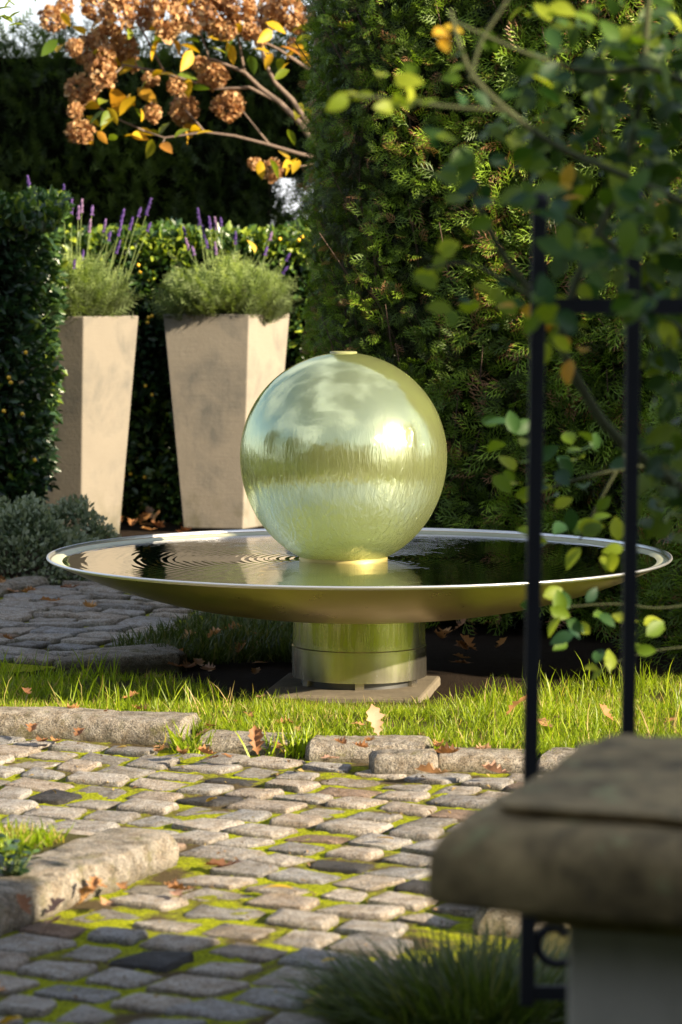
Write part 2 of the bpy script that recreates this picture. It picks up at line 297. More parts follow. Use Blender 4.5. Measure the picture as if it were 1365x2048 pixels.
class MB:
    def __init__(s): s.v = []; s.f = []
    def add(s, vs, fs):
        b = len(s.v); s.v += [tuple(v) for v in vs]; s.f += [tuple(b + i for i in f) for f in fs]
    def box(s, c, d, rz=0.0, taper=0.0):
        cz, sz_ = math.cos(rz), math.sin(rz); vs = []
        for z in (-1, 1):
            k = 1 - (taper if z > 0 else 0)
            for x, y in ((-1, -1), (1, -1), (1, 1), (-1, 1)):
                X, Y = x * d[0] / 2 * k, y * d[1] / 2 * k
                vs.append((c[0] + X * cz - Y * sz_, c[1] + X * sz_ + Y * cz, c[2] + z * d[2] / 2))
        s.add(vs, [(3, 2, 1, 0), (4, 5, 6, 7), (0, 1, 5, 4), (1, 2, 6, 5), (2, 3, 7, 6), (3, 0, 4, 7)])
    def tube(s, pts, rad, n=6, close=True):
        pts = [Vector(p) for p in pts]; m = len(pts)
        rad = rad if hasattr(rad, '__len__') else [rad] * m
        ref = Vector((0.13, 0.97, 0.2)); vs = []
        for i, p in enumerate(pts):
            tan = (pts[min(i + 1, m - 1)] - pts[max(i - 1, 0)]).normalized()
            if abs(tan.dot(ref)) > .95: ref = Vector((1, 0.1, 0))
            a = tan.cross(ref).normalized(); b = tan.cross(a)
            for k in range(n):
                q = 2 * PI * k / n; vs.append(p + (a * math.cos(q) + b * math.sin(q)) * rad[i])
        fs = [(i * n + k, i * n + (k + 1) % n, (i + 1) * n + (k + 1) % n, (i + 1) * n + k) for i in range(m - 1) for k in range(n)]
        if close: fs += [tuple(range(n))[::-1], tuple((m - 1) * n + k for k in range(n))]
        s.add(vs, fs)
    def lathe(s, prof, n=64, c=(0, 0, 0), cap0=False, cap1=False):
        vs = [(c[0] + r * math.cos(2 * PI * k / n), c[1] + r * math.sin(2 * PI * k / n), c[2] + z) for r, z in prof for k in range(n)]
        fs = [(i * n + k, i * n + (k + 1) % n, (i + 1) * n + (k + 1) % n, (i + 1) * n + k) for i in range(len(prof) - 1) for k in range(n)]
        if cap0: fs.append(tuple(range(n))[::-1])
        if cap1: fs.append(tuple((len(prof) - 1) * n + k for k in range(n)))
        s.add(vs, fs)
    def mesh(s, name, mat, smooth=False):
        me = bpy.data.meshes.new(name); me.from_pydata(s.v, [], s.f); me.materials.append(MATS[mat])
        if smooth:
            me.polygons.foreach_set('use_smooth', np.ones(len(me.polygons), dtype=bool))
        me.update(); return me
    def obj(s, name, mat, parent=None, smooth=False, loc=None, sharp=None):
        me = s.mesh(name, mat, smooth)
        if smooth and sharp: me.set_sharp_from_angle(angle=R(sharp))
        return link(name, me, parent, loc)
def link(name, me, parent=None, loc=None):
    o = bpy.data.objects.new(name, me); COL.objects.link(o)
    if parent is not None: o.parent = parent
    if loc is not None: o.location = loc
    return o
def tag(o, label=None, cat=None, group=None, kind=None):
    if label: o['label'] = label
    if cat: o['category'] = cat
    if group: o['group'] = group
    if kind: o['kind'] = kind
    return o
def empty(name, loc=(0, 0, 0), rz=0.0, **kw):
    o = bpy.data.objects.new(name, None); COL.objects.link(o); o.location = loc; o.rotation_euler = (0, 0, rz); o.empty_display_size = 0.1
    return tag(o, **kw)
def basis(d, up, roll):
    """arrays of rotation matrices (N,3,3): local Y -> d, local Z about up, rolled"""
    d = d / np.linalg.norm(d, axis=1, keepdims=True)
    x = np.cross(d, up); nx = np.linalg.norm(x, axis=1, keepdims=True)
    x = np.where(nx < 1e-4, np.array([[1.0, 0, 0]]), x / np.maximum(nx, 1e-6)); z = np.cross(x, d)
    c, s_ = np.cos(roll)[:, None], np.sin(roll)[:, None]
    x2 = x * c + z * s_; z2 = -x * s_ + z * c
    return np.stack([x2, d, z2], axis=2)
def scatter(name, tpl, pos, rot, scale, mat, tint, parent=None, loc=(0, 0, 0), tipmix=0.0, smooth=False):
    """tpl = (verts, faces list of equal-size, tip weights)"""
    tv, tf, tw = tpl; tv = np.asarray(tv, float); tf = np.asarray(tf, int); N = len(pos)
    sc = np.asarray(scale, float).reshape(N, 1, 1)
    V = np.einsum('nij,kj->nki', rot, tv) * sc + (np.asarray(pos) - np.asarray(loc))[:, None, :]
    Fc = tf[None] + (np.arange(N) * len(tv))[:, None, None]
    ti = np.asarray(tint)[:, None] + (np.asarray(tw)[None] * tipmix if tipmix else 0) * np.ones((N, len(tv)))
    me = mesh_np(name, V.reshape(-1, 3), Fc.ravel(), tf.shape[1], mat, smooth, np.clip(ti, 0, 1).ravel())
    return link(name, me, parent, loc if parent is None else None)
def nz(n): return RNG.normal(size=n)
def un(a, b, n=None): return RNG.uniform(a, b, n)

# leaf templates (unit length along +Y)
def t_oval(w=0.55, fold=0.12, n=3, bend=0.12):
    v = [(0, 0, 0)]; ys = [(i + 1) / (n + 1) for i in range(n)]
    for y in ys:
        ww = w / 2 * math.sin(PI * y ** 0.85) ** 0.8
        b = -bend * y * y
        v += [(-ww, y, fold * ww * 2 + b), (0, y, b), (ww, y, fold * ww * 2 + b)]
    v.append((0, 1, -bend)); e = len(v) - 1
    f = [(0, 2, 1), (0, 3, 2)]
    for i in range(n - 1):
        a = 1 + 3 * i; b = a + 3
        f += [(a, a + 1, b + 1), (a, b + 1, b), (a + 1, a + 2, b + 2), (a + 1, b + 2, b + 1)]
    a = 1 + 3 * (n - 1); f += [(a, a + 1, e), (a + 1, a + 2, e)]
    return v, f, [p[1] for p in v]
def t_holly():
    pts = [(0, 0), (0.16, .12), (0.13, .25), (0.30, .34), (0.2, .5), (0.30, .63), (0.15, .76), (0.12, .88), (0, 1)]
    v = []
    for x, y in pts: v.append((x, y, 0.5 * x - 0.15 * y * y))
    for x, y in pts[1:-1]: v.append((-x, y, 0.5 * x - 0.15 * y * y))
    v.append((0, 0.5, -0.05)); c = len(v) - 1
    order = list(range(9)) + [15 - i for i in range(0, 7)]
    f = [(c, order[i + 1], order[i]) for i in range(len(order) - 1)] + [(c, order[0], order[-1])]
    return v, f, [p[1] for p in v]
def t_thuja():
    v = []; f = []; w = []
    def quad(a, b, wa, wb, ta, tb):
        a = Vector(a); b = Vector(b); d = (b - a).normalized(); n = Vector((d.y, -d.x, 0)).normalized()
        i = len(v); v.extend([a - n * wa, a + n * wa, b + n * wb, b - n * wb]); f.append((i, i + 1, i + 2)); f.append((i, i + 2, i + 3))
        w.extend([ta, ta, tb, tb])
    def at(y): return Vector((0.05 * math.sin(y * 3), y, .10 * math.sin(y * 2.2) - 0.30 * y * y))
    for i in range(3): quad(at(i / 3), at((i + 1) / 3), .016, .012, i / 3, (i + 1) / 3)
    for k in range(8):
        y = 0.16 + k * 0.1; b = at(y); side = 1 if k % 2 else -1
        L = 0.44 * (1 - y) ** 0.65 + 0.07; q_ = .25 * math.sin(k * 2.7)
        m = b + Vector((side * L * .5, L * .5, -0.03 + q_ * L * .5)); e = m + Vector((side * L * .18, L * .5, -0.07 + q_ * L * .4))
        quad(b, m, .011, .020, .2 + y * .4, .5 + y * .3); quad(m, e, .020, .004, .5 + y * .3, 1.0)
        if L > .16:
            for q, sd in ((.45, 1), (.85, -1), (.95, 1)):
                s0 = b + (m - b) * q; a = math.atan2(side * .5, .5) + sd * .7
                quad(s0, s0 + Vector((math.sin(a) * L * .36, math.cos(a) * L * .36, -0.05)), .016, .004, .5, 1.0)
    return [tuple(p) for p in v], f, w
def t_needle(n=12, L=0.2, wd=0.022):
    v = [(-.012, 0, 0), (.012, 0, 0), (0, 1, -.1)]; f = [(0, 1, 2)]; w = [0, 0, 1]
    for k in range(n):
        y = 0.08 + 0.88 * k / n; s = 1 if k % 2 else -1; i = len(v); l = L * (1.1 - .5 * y)
        z0 = -.1 * y * y; zz = z0 + 0.35 * l * math.sin(k * 2.4)
        v += [(0, y - wd, z0), (0, y + wd, z0), (s * l, y + l * .8, zz)]; f.append((i, i + 1, i + 2)); w += [y * .5, y * .5, 1]
    return v, f, w
def t_blade():
    v = []; 
    for y, w_, z in ((0, .035, 0), (.4, .032, .03), (.75, .022, .14)): v += [(-w_, y, z), (w_, y, z)]
    v.append((0, 1, .32)); f = [(0, 1, 3), (0, 3, 2), (2, 3, 5), (2, 5, 4), (4, 5, 6)]
    return v, f, [0, 0, .4, .4, .75, .75, 1]
T_OVAL, T_HOLLY, T_THUJA, T_NEEDLE, T_BLADE = t_oval(), t_holly(), t_thuja(), t_needle(), t_blade()

def point_on_path(pts, s):
    """pts (k,2); s in 0..1 array -> positions and outward normals (left of travel is outward)"""
    pts = np.asarray(pts, float); seg = np.linalg.norm(np.diff(pts, axis=0), axis=1); cum = np.concatenate([[0], np.cumsum(seg)])
    d = s * cum[-1]; i = np.clip(np.searchsorted(cum, d, side='right') - 1, 0, len(seg) - 1)
    t_ = ((d - cum[i]) / seg[i])[:, None]; p = pts[i] * (1 - t_) + pts[i + 1] * t_
    tan = (pts[i + 1] - pts[i]) / seg[i][:, None]; nrm = np.stack([tan[:, 1], -tan[:, 0]], 1)
    return p, nrm
def smooth_path(pts, n=3):
    pts = [Vector((*p, 0)) for p in pts]
    for _ in range(n):
        q = [pts[0]]
        for a, b in zip(pts, pts[1:]): q += [a * .75 + b * .25, a * .25 + b * .75]
        q.append(pts[-1]); pts = q
    return [(p.x, p.y) for p in pts]
def vnoise(p, sc):
    return np.array([mnoise.noise(Vector((float(a[0]) * sc, float(a[1]) * sc, float(a[2]) * sc))) for a in p])
def core(name, path, z0, z1, inset, thick, mat, parent, top_in=0.05):
    """lumpy inner body of a hedge following a path, open to nothing"""
    m = MB(); pp, nn = point_on_path(path, np.linspace(0, 1, 40)); nzs = 12
    f = pp - nn * inset; b = pp - nn * thick
    zs = np.linspace(z0, z1, nzs); vs = []
    for (a, c) in zip(f, b):
        for z in zs: vs.append((a[0], a[1], z))
        for z in zs[::-1]: vs.append((c[0], c[1], z))
    k = 2 * nzs; fs = [(i * k + j, i * k + (j + 1) % k, (i + 1) * k + (j + 1) % k, (i + 1) * k + j) for i in range(39) for j in range(k)]
    fs += [tuple(range(k)), tuple(39 * k + j for j in range(k))[::-1]]
    m.add(vs, fs); o = m.obj(name, mat, parent)
    return o

# ------------------------------------------------------------------ the setting: ground
def grid_sheet(x0, x1, y0, y1, step, zf):
    xs = np.arange(x0, x1 + step, step); ys = np.arange(y0, y1 + step, step)
    X, Y = np.meshgrid(xs, ys); Z = zf(X, Y); V = np.stack([X, Y, Z], -1).reshape(-1, 3)
    a = np.arange((len(ys) - 1) * len(xs)).reshape(len(ys) - 1, len(xs))[:, :-1].ravel()
    return V, np.stack([a, a + 1, a + 1 + len(xs), a + len(xs)], 1)
def waves(X, Y, seeds, f0, n=10):
    z = np.zeros_like(X); r = np.random.default_rng(seeds)
    for i in range(n):
        f = f0 * (1.35 ** i) ; a = r.uniform(0, 2 * PI); z += np.sin((X * math.cos(a) + Y * math.sin(a)) * f + r.uniform(0, 6.28)) / (1.2 ** i)
    return z / n
m = MB(); m.add([(-400, -400, -.06), (400, -400, -.06), (400, 900, -.06), (-400, 900, -.06)], [(0, 1, 2, 3)])
tag(m.obj('ground', 'field'), kind='structure')
V, Fq = grid_sheet(-3.2, 3.2, 3.4, 17.5, 0.05, lambda X, Y: -.022 + .012 * waves(X, Y, 3, 7))
tag(link('soil', mesh_np('soil', V, Fq, 4, 'soil', True)), kind='structure')

# lines of the place (plan, metres)
KERB = [  # front-base left px, right px, depth, height
    ((-780, 1455), (-160, 1474), .15, .066), ((-150, 1474), (368, 1498), .15, .070), ((390, 1512), (582, 1521), .13, .048), ((610, 1529), (858, 1534), .15, .052),
    ((868, 1551), (1062, 1557), .15, .050), ((1070, 1557), (1310, 1572), .15, .052), ((1318, 1573), (1560, 1590), .15, .052)]
kerb_line = []
for a, b, d, h in KERB: kerb_line += [G(*a), G(*b)]
def kerb_y(X): return np.interp(X, [p.x for p in kerb_line], [p.y for p in kerb_line])
A_ROW = R(-27.5); UR = Vector((math.cos(A_ROW), math.sin(A_ROW))); VR = Vector((-UR.y, UR.x))
# corner bed at the lower left: its kerb runs along VR
bedA, bedB = G(356, 1738), G(-60, 1905)
bdir = (bedA - bedB).normalized(); bnor = Vector((-bdir.y, bdir.x, 0))   # points left, into the bed
KW = .15
bed_tip_back = bedA + bnor * 0.42 + bdir * .02
def in_bed(p, mrg=0.0):
    q = Vector((p[0], p[1], 0)) - bedA
    return q.dot(bnor) > -mrg and q.dot(bdir) < mrg and q.dot(bnor) < 1.6
rbA, rbB = G(955, 1880), G(1042, 1800)     # kerb on the right, in front of the gate
rdir = (rbB - rbA).normalized(); rnor = Vector((rdir.y, -rdir.x, 0))
def in_rbed(p, mrg=0.0):
    q = Vector((p[0], p[1], 0)) - rbA
    return q.dot(rnor) > -mrg and q.dot(rdir) < .30 + mrg

def stone_mesh(name, corners, h_top, z_bot, mat, dome=.006, rough=.003, nseg=20, round_=.32, seed=0, flatten=.8):
    """a dressed stone: rounded quad outline, crowned top, worn edge; corners relative to its centre"""
    c = [Vector((q[0], q[1])) for q in corners]; pts = []
    for i in range(4):
        p0, p1, p2 = c[i - 1], c[i], c[(i + 1) % 4]; n = nseg // 4
        a = p1 + (p0 - p1) * round_ * .5; b = p1 + (p2 - p1) * round_ * .5
        for k in range(n):
            t_ = (k + .5) / n; pts.append((a * (1 - t_) ** 2 + p1 * 2 * t_ * (1 - t_) + b * t_ * t_))
    r = random.Random(seed); off = Vector((r.uniform(0, 99), r.uniform(0, 99), r.uniform(0, 99)))
    pts = [p * (1 + .06 * mnoise.noise(Vector((p.x * 30, p.y * 30, 0)) + off) + .05 * mnoise.noise(Vector((p.x * 90, p.y * 90, 9)) + off)) for p in pts]
    rings = [(.0, h_top + dome), (.5, h_top + dome * .9), (.90, h_top + dome * .5), (.965, h_top - .0015), (1.0, h_top - .008), (1.0, z_bot)]
    n = len(pts); vs = [(0, 0, rings[0][1])]; fs = []
    tx, ty = r.uniform(-.05, .05), r.uniform(-.05, .05)
    for k, z in rings[1:]:
        for p in pts:
            q = p * k; dz = rough * 2.2 * mnoise.noise(Vector((q.x * 22, q.y * 22, 5)) + off) + rough * 1.3 * mnoise.noise(Vector((q.x * 75, q.y * 75, 3)) + off) + q.x * tx + q.y * ty
            vs.append((q.x, q.y, z + (dz if z > z_bot + .004 else 0)))
    fs += [(0, 1 + k, 1 + (k + 1) % n) for k in range(n)]
    for j in range(len(rings) - 2):
        b = 1 + j * n; fs += [(b + k, b + n + k, b + n + (k + 1) % n, b + (k + 1) % n) for k in range(n)]
    me = bpy.data.meshes.new(name); me.from_pydata(vs, [], fs); me.materials.append(MATS[mat])
    me.polygons.foreach_set('use_smooth', np.ones(len(me.polygons), dtype=bool)); me.update(); me.set_sharp_from_angle(angle=R(38)); return me

def lay_path(root, region, v_range, u_range, row_h, len_rng, angle, seed, keep=295, dark=.02, brown=.05, z_top=.0145, warp=.0, gapk=1.0):
    r = random.Random(seed); ur = Vector((math.cos(angle), math.sin(angle))); vr = Vector((-ur.y, ur.x)); cells = []
    v = v_range[0]; 
    while v < v_range[1]:
        rh = row_h * r.uniform(.88, 1.12); u = u_range[0] + r.uniform(0, .12)
        while u < u_range[1]:
            L = r.uniform(*len_rng); g_ = r.uniform(.013, .022) if r.random() < .72 else r.uniform(.022, .036)
            uc, vc = u + L / 2, v + rh / 2 + .012 * math.sin(u * 3.1 + v * 2) + warp * math.sin(u * 1.3)
            ctr = ur * uc + vr * vc
            if region(ctr):
                hl, hh = (L - g_ * gapk) / 2, (rh - g_ * gapk * 1.35) / 2; j = lambda: r.uniform(-.010, .010); sk_ = r.uniform(-.010, .010)
                cs = [(-hl + j() + sk_, -hh + j()), (hl + j() + sk_, -hh + j()), (hl + j() - sk_, hh + j()), (-hl + j() - sk_, hh + j())]
                cs = [(ur * a + vr * b) for a, b in cs]
                cells.append((ctr, cs))
            u += L
        v += rh
    def rank(c):
        x, y, d = proj((c[0].x, c[0].y, 0)); vis = -40 < x < 1405 and -40 < y < 2090
        return (0 if vis else 1, d)
    cells.sort(key=rank)
    rest = MB()
    for i, (ctr, cs) in enumerate(cells):
        q = r.random(); mat = 'dark_granite' if q < dark else 'brown_granite' if q < dark + brown else 'cobble_granite'
        zt = z_top + r.uniform(-.005, .006)
        me = stone_mesh('cobble', cs, zt, -.03, mat, dome=r.uniform(.0, .0035), rough=r.uniform(.0015, .003), round_=r.uniform(.14, .34), seed=seed * 1000 + i)
        if i < keep: link('cobble', me, root, (ctr.x, ctr.y, 0))
        else:
            rest.add([(v_.co.x + ctr.x, v_.co.y + ctr.y, v_.co.z) for v_ in me.vertices], [tuple(p.vertices) for p in me.polygons])
    if rest.v: tag(rest.obj('outer_cobbles', 'cobble_granite', root, True), kind='stuff')
    return cells

path1 = empty('cobbled_path', kind='structure')
def reg1(c):
    if not (-1.75 < c.x < 1.6 and 3.95 < c.y < kerb_y(c.x) - .055): return False
    if in_bed((c.x, c.y), .055) or in_rbed((c.x, c.y), .06): return False
    return True
cells1 = lay_path(path1, reg1, (2.9, 8.6), (-5.2, 0.9), .121, (.106, .165), A_ROW, 11, dark=.016, brown=.035)
def mossz(X, Y): return .0085 + .009 * waves(X, Y, 5, 16, 9) + .004 * waves(X, Y, 8, 120, 5)
V, Fq = grid_sheet(-1.9, 1.7, 3.85, 7.9, 0.0125, mossz)
k = V[Fq[:, 0]]; keep = k[:, 1] < kerb_y(k[:, 0]) + .03
tag(link('moss_joint', mesh_np('moss_joint', V, Fq[keep], 4, 'moss', True), path1), kind='stuff')

path2 = empty('cobbled_path', kind='structure')
near2 = [G(-400, 1400), G(0, 1345), G(150, 1330), G(300, 1285), G(450, 1232), G(560, 1200), G(900, 1180)]
far2 = [G(-400, 1268), G(0, 1194), G(185, 1160), G(260, 1110), G(420, 1085), G(900, 1080)]
def reg2(c):
    return -2.0 < c.x < .5 and np.interp(c.x, [p.x for p in near2], [p.y for p in near2]) < c.y < np.interp(c.x, [p.x for p in far2], [p.y for p in far2]) - .06
lay_path(path2, reg2, (7.0, 15.0), (-8, 2), .155, (.14, .24), R(-22), 23, keep=280, dark=.0, brown=.03, z_top=.02, gapk=1.6)
V, Fq = grid_sheet(-2.1, .6, 8.0, 13.6, 0.03, lambda X, Y: .002 + .014 * waves(X, Y, 6, 14, 8))
kk = V[Fq[:, 0]]; Fq = Fq[(kk[:, 1] > np.interp(kk[:, 0], [p.x for p in near2], [p.y for p in near2]) - .04) & (kk[:, 0] < .45) & (kk[:, 1] < np.interp(kk[:, 0], [p.x for p in far2], [p.y for p in far2]))]
tag(link('moss_joint', mesh_np('moss_joint', V, Fq, 4, 'moss', True), path2), kind='stuff')
sc_ = G(215, 1325); me = stone_mesh('paving_slab', [(-.20, -.13), (.22, -.06), (.16, .15), (-.10, .12)], .03, -.03, 'kerb_granite', seed=5)
link('paving_slab', me, path2, (sc_.x + .03, sc_.y, 0))

def kerb_stone(name, a, b, back, depth, h, parent, seed, mat='kerb_granite', wob=.010):
    """long rough-hewn block: front base from a to b, going back by depth"""
    L = (b - a).length; d = (b - a).normalized(); nx = max(8, int(L / .012)); m = MB(); off = Vector((seed * 7.1, seed * 3.3, 0))
    prof = [(0, -.04), (-.004, h * .15), (-.006, h * .4), (-.004, h * .65), (.0, h - .014), (.006, h - .004), (.018, h + .001), (depth * .35, h + .004), (depth * .7, h + .003), (depth - .012, h), (depth, h - .012), (depth, -.04)]
    vs = []
    for i in range(nx + 1):
        s_ = i / nx; e = min(s_, 1 - s_) * L; rnd_ = max(0, 1 - e / .014) ** 2
        for q, z in prof:
            p = a + d * (L * s_) + back * (q + (0.012 * rnd_ if q < depth * .5 else -.012 * rnd_)); w_ = mnoise.noise(Vector((p.x * 26, p.y * 26, z * 30)) + off)
            w2 = mnoise.noise(Vector((p.x * 6, p.y * 6, z * 5)) + off); w_ += .6 * mnoise.noise(Vector((p.x * 70, p.y * 70, z * 80)) + off)
            ff = wob * (1.0 if q < .004 or q > depth - .004 else .25)
            vs.append((p.x + back.x * (w_ * ff * .45 + w2 * ff * .8), p.y + back.y * (w_ * ff * .45 + w2 * ff * .8), z + (w_ * .003 + w2 * .006 - rnd_ * .012) * (z > 0)))
    k_ = len(prof); fs = [(i * k_ + j, (i + 1) * k_ + j, (i + 1) * k_ + j + 1, i * k_ + j + 1) for i in range(nx) for j in range(k_ - 1)]
    fs += [tuple(range(k_))[::-1][::-1], tuple(nx * k_ + j for j in range(k_))[::-1]]
    m.add(vs, fs); return m.obj(name, mat, parent, True, sharp=32)
kerb = empty('granite_kerb', kind='structure')
for i, (a, b, d, h) in enumerate(KERB):
    A, B = G(*a), G(*b); n_ = Vector((-(B - A).y, (B - A).x, 0)).normalized()
    kerb_stone('kerb_stone', A, B, n_, d, h, kerb, i + 1)
kb2 = empty('bed_kerb', kind='structure')
mid = bedA.lerp(bedB, .0)
kerb_stone('kerb_stone', bedB - bdir * .0, bedA, bnor, .16, .074, kb2, 31, wob=.012)
kerb_stone('kerb_stone', bedB - bdir * .46, bedB - bdir * .015, bnor, .16, .072, kb2, 32, wob=.012)
kb3 = empty('gate_kerb', kind='structure')
kerb_stone('kerb_stone', rbB, rbA, rnor, .17, .068, kb3, 41)
kerb_stone('kerb_stone', rbB + rnor * .36, rbB + rnor * .185, -rdir, .2, .05, kb3, 42)
kb4 = empty('path_kerb', kind='structure')
for i, (a, b) in enumerate((((-260, 1245), (-6, 1198)), ((2, 1196), (100, 1177)), ((106, 1175), (200, 1150)), ((206, 1147), (280, 1104)))):
    A, B = G(*a), G(*b); n_ = Vector((-(B - A).y, (B - A).x, 0)).normalized(); kerb_stone('kerb_stone', A, B, n_, .12, .045, kb4, 51 + i)
big = link('kerb_sett', stone_mesh('kerb_sett', [(-.075, -.06), (.085, -.075), (.08, .045), (-.085, .06)], .055, -.03, 'kerb_granite', seed=77, round_=.3), kerb)
p = G(808, 1555); big.location = (p.x, p.y + .02, 0)

# ------------------------------------------------------------------ grass
def grass(name, pts, length, mat, lean=.45, parent=None, label=None, width=1.0, tlo=.1, thi=.9):
    n = len(pts); d = np.stack([nz(n) * lean, nz(n) * lean, np.ones(n)], 1); up = np.stack([nz(n), nz(n), nz(n) * .3], 1)
    rot = basis(d, up, un(0, 6.28, n)); rot[:, :, 0] *= width
    tint = np.clip(un(tlo, thi, n) ** 1.0, 0, 1); dead = RNG.random(n) < .05 + .5 * np.clip(np.array([mnoise.noise(Vector((a[0] * 4.5, a[1] * 7, 3))) for a in pts]), 0, .5); tint = np.where(dead, un(.93, 1, n), tint * .88)
    o = scatter(name, T_BLADE, pts, rot, length, mat, tint, parent)
    return tag(o, kind='stuff')
def plateau(X, Y):
    return .034 + .012 * waves(X, Y, 21, 9, 6) - .04 * np.clip((Y - 7.3) / .35, 0, 1)
V, Fq = grid_sheet(-2.4, 2.4, 6.2, 8.9, 0.025, plateau)
kk = V[Fq[:, 0]]
lawn_back = lambda X: np.interp(X, [-1.6, -.95, -.55, -.3, 0, .4, .9, 1.7], [8.35, 8.3, 8.25, 7.84, 7.73, 7.84, 8.2, 8.25])
keep = (kk[:, 1] > kerb_y(kk[:, 0]) + .1) & (kk[:, 1] < lawn_back(kk[:, 0]) + .05)
tag(link('lawn', mesh_np('lawn', V, Fq[keep], 4, 'turf', True)), kind='structure')
def lawn_pts(n, y_lo, y_hi, x0=-2.0, x1=1.9):
    x = un(x0, x1, n); y = un(6.3, 8.6, n); lo = kerb_y(x) + y_lo; hi = lawn_back(x) + y_hi
    k_ = (y > lo) & (y < hi); x, y = x[k_], y[k_]; return np.stack([x, y, plateau(x, y)], 1)
pt = lawn_pts(150000, .13, 0.02)
dens = np.array([mnoise.noise(Vector((a[0] * 5, a[1] * 5, 0))) for a in pt]); pt = pt[dens + un(0, .8, len(pt)) > .26]
near = np.exp(-((pt[:, 0] - .05) / .26) ** 4) * np.clip((pt[:, 1] - 7.2) / .25, 0, 1)
L_ = un(.016, .045, len(pt)) * (1 - .42 * near) * (1 + .35 * np.array([mnoise.noise(Vector((a[0] * 4, a[1] * 4, 7))) for a in pt])); grass('grass', pt, L_, 'grass', .5, width=.85)
pt = lawn_pts(13000, .2, 0.02); q = np.array([mnoise.noise(Vector((a[0] * 3.2, a[1] * 2, 4))) for a in pt]); pt = pt[q > .0]
near = np.exp(-((pt[:, 0] - .05) / .3) ** 2)
grass('grass', pt, un(.05, .12, len(pt)) * (1 - .7 * near), 'grass', .35, width=.5)
# thin grass in the shade behind, left of the pedestal
a_, b_ = G(330, 1330), G(600, 1240)
x = un(-.75, -.1, 9000); y = un(8.2, 9.7, 9000); k_ = (y < np.interp(x, [p.x for p in near2], [p.y for p in near2]) + .05) & (np.abs(np.sin(x * 9) * .1 + y - 9.05 + x * .4) < .55)
pt = np.stack([x[k_], y[k_], np.full(k_.sum(), -.012)], 1)
grass('grass', pt, un(.03, .09, len(pt)), 'dark_grass', .5)
# tufts between the kerb stones
tp = []
for px, py, n, s_ in ((590, 1508, 260, .035), (375, 1505, 90, .025), (640, 1490, 130, .05), (1064, 1535, 60, .03)):
    g0 = G(px, py, .01); tp.append(np.stack([g0.x + nz(n) * s_, g0.y + nz(n) * s_, np.full(n, .01)], 1))
tp = np.concatenate(tp); grass('grass', tp, un(.03, .085, len(tp)), 'grass', .6)
# corner bed
bp = []
for i in range(14000):
    s1, s2 = random.uniform(-.9, .0), random.uniform(.20, .62); q = bedA + bdir * s1 + bnor * s2
    if mnoise.noise(Vector((q.x * 6, q.y * 6, 0))) + random.uniform(0, .7) > .1 and s1 < -.10 - (s2 - .2) * .1: bp.append((q.x, q.y, .055))
bp = np.array(bp); grass('grass', bp, un(.02, .055, len(bp)), 'grass', .55)
m = MB(); c4 = [bedA + bnor * .16 + bdir * -.02, bedA + bnor * .62 - bdir * .02, bedA + bnor * .62 - bdir * 1.4, bedA + bnor * .16 - bdir * 1.4]
m.add([(p.x, p.y, .056) for p in c4] + [(p.x, p.y, -.03) for p in c4], [(3, 2, 1, 0), (0, 1, 5, 4), (1, 2, 6, 5), (2, 3, 7, 6), (3, 0, 4, 7)]); tag(m.obj('flower_bed', 'turf'), kind='structure')
c4 = [rbA + rnor * .12, rbB + rnor * .12, rbB + rnor * 1.5, rbA + rnor * 1.5 - rdir * .3, rbA + rnor * .2 - rdir * 1.0]
m = MB(); m.add([(p.x, p.y, .03) for p in c4], [(0, 4, 3, 2, 1)]); tag(m.obj('flower_bed', 'turf'), kind='structure')

# tussock of long dark grass by the gate
tc = G(965, 2060); tus = empty('grass_tussock', (tc.x, tc.y, 0), label='dark green tussock of long arching grass at the foot of the gate', cat='grass tussock')
n = 2600; a_ = un(0, 2 * PI, n); rr_ = np.sqrt(un(0, 1, n)) * .17
pos = np.stack([np.cos(a_) * rr_ * 1.25, np.sin(a_) * rr_ * .9, np.full(n, .0)], 1)
d = np.stack([np.cos(a_) * rr_ * 5.0 + nz(n) * .25, np.sin(a_) * rr_ * 5.0 + nz(n) * .25, np.full(n, .85)], 1)
up = -np.stack([np.cos(a_), np.sin(a_), np.full(n, -.5)], 1)
rot = basis(d, up, nz(n) * .4); rot[:, :, 0] *= .45; rot[:, :, 2] *= -1
tint = un(0, .9, n); o = scatter('long_grass', T_BLADE, pos, rot, un(.07, .17, n), 'dark_grass', tint, tus); tag(o, kind='stuff')

# weed at the edge of the corner bed
def broad_weed(px, py, z, h, n, nm, label, cat):
    g0 = G(px, py, z); r0 = empty(nm, g0, label=label, cat=cat); s_ = MB()
    P0 = []; D0 = []
    for i in range(n):
        a = random.uniform(0, 6.28); l = h * random.uniform(.5, 1); tip = Vector((math.cos(a) * l * .5, math.sin(a) * l * .5, l))
        s_.tube([(0, 0, 0), tip * .5 + Vector((0, 0, .01)), tip], [.0022, .0018, .001], 4)
        for k_ in range(4):
            P0.append(tip * (0.5 + .5 * k_ / 3)); b = random.uniform(0, 6.28); D0.append((math.cos(b), math.sin(b), .25))
    s_.obj('stem', 'green_stem', r0); N = len(P0)
    o = scatter('foliage', T_OVAL, np.array(P0), basis(np.array(D0, float), np.tile([0, 0, 1.0], (N, 1)), nz(N) * .3), un(.02, .04, N), 'holly', un(.1, .8, N), r0); tag(o, kind='stuff')
    return r0
broad_weed(25, 1790, .04, .10, 16, 'leafy_weed', 'dark leafy weed growing over the short kerb of the corner bed', 'weed')

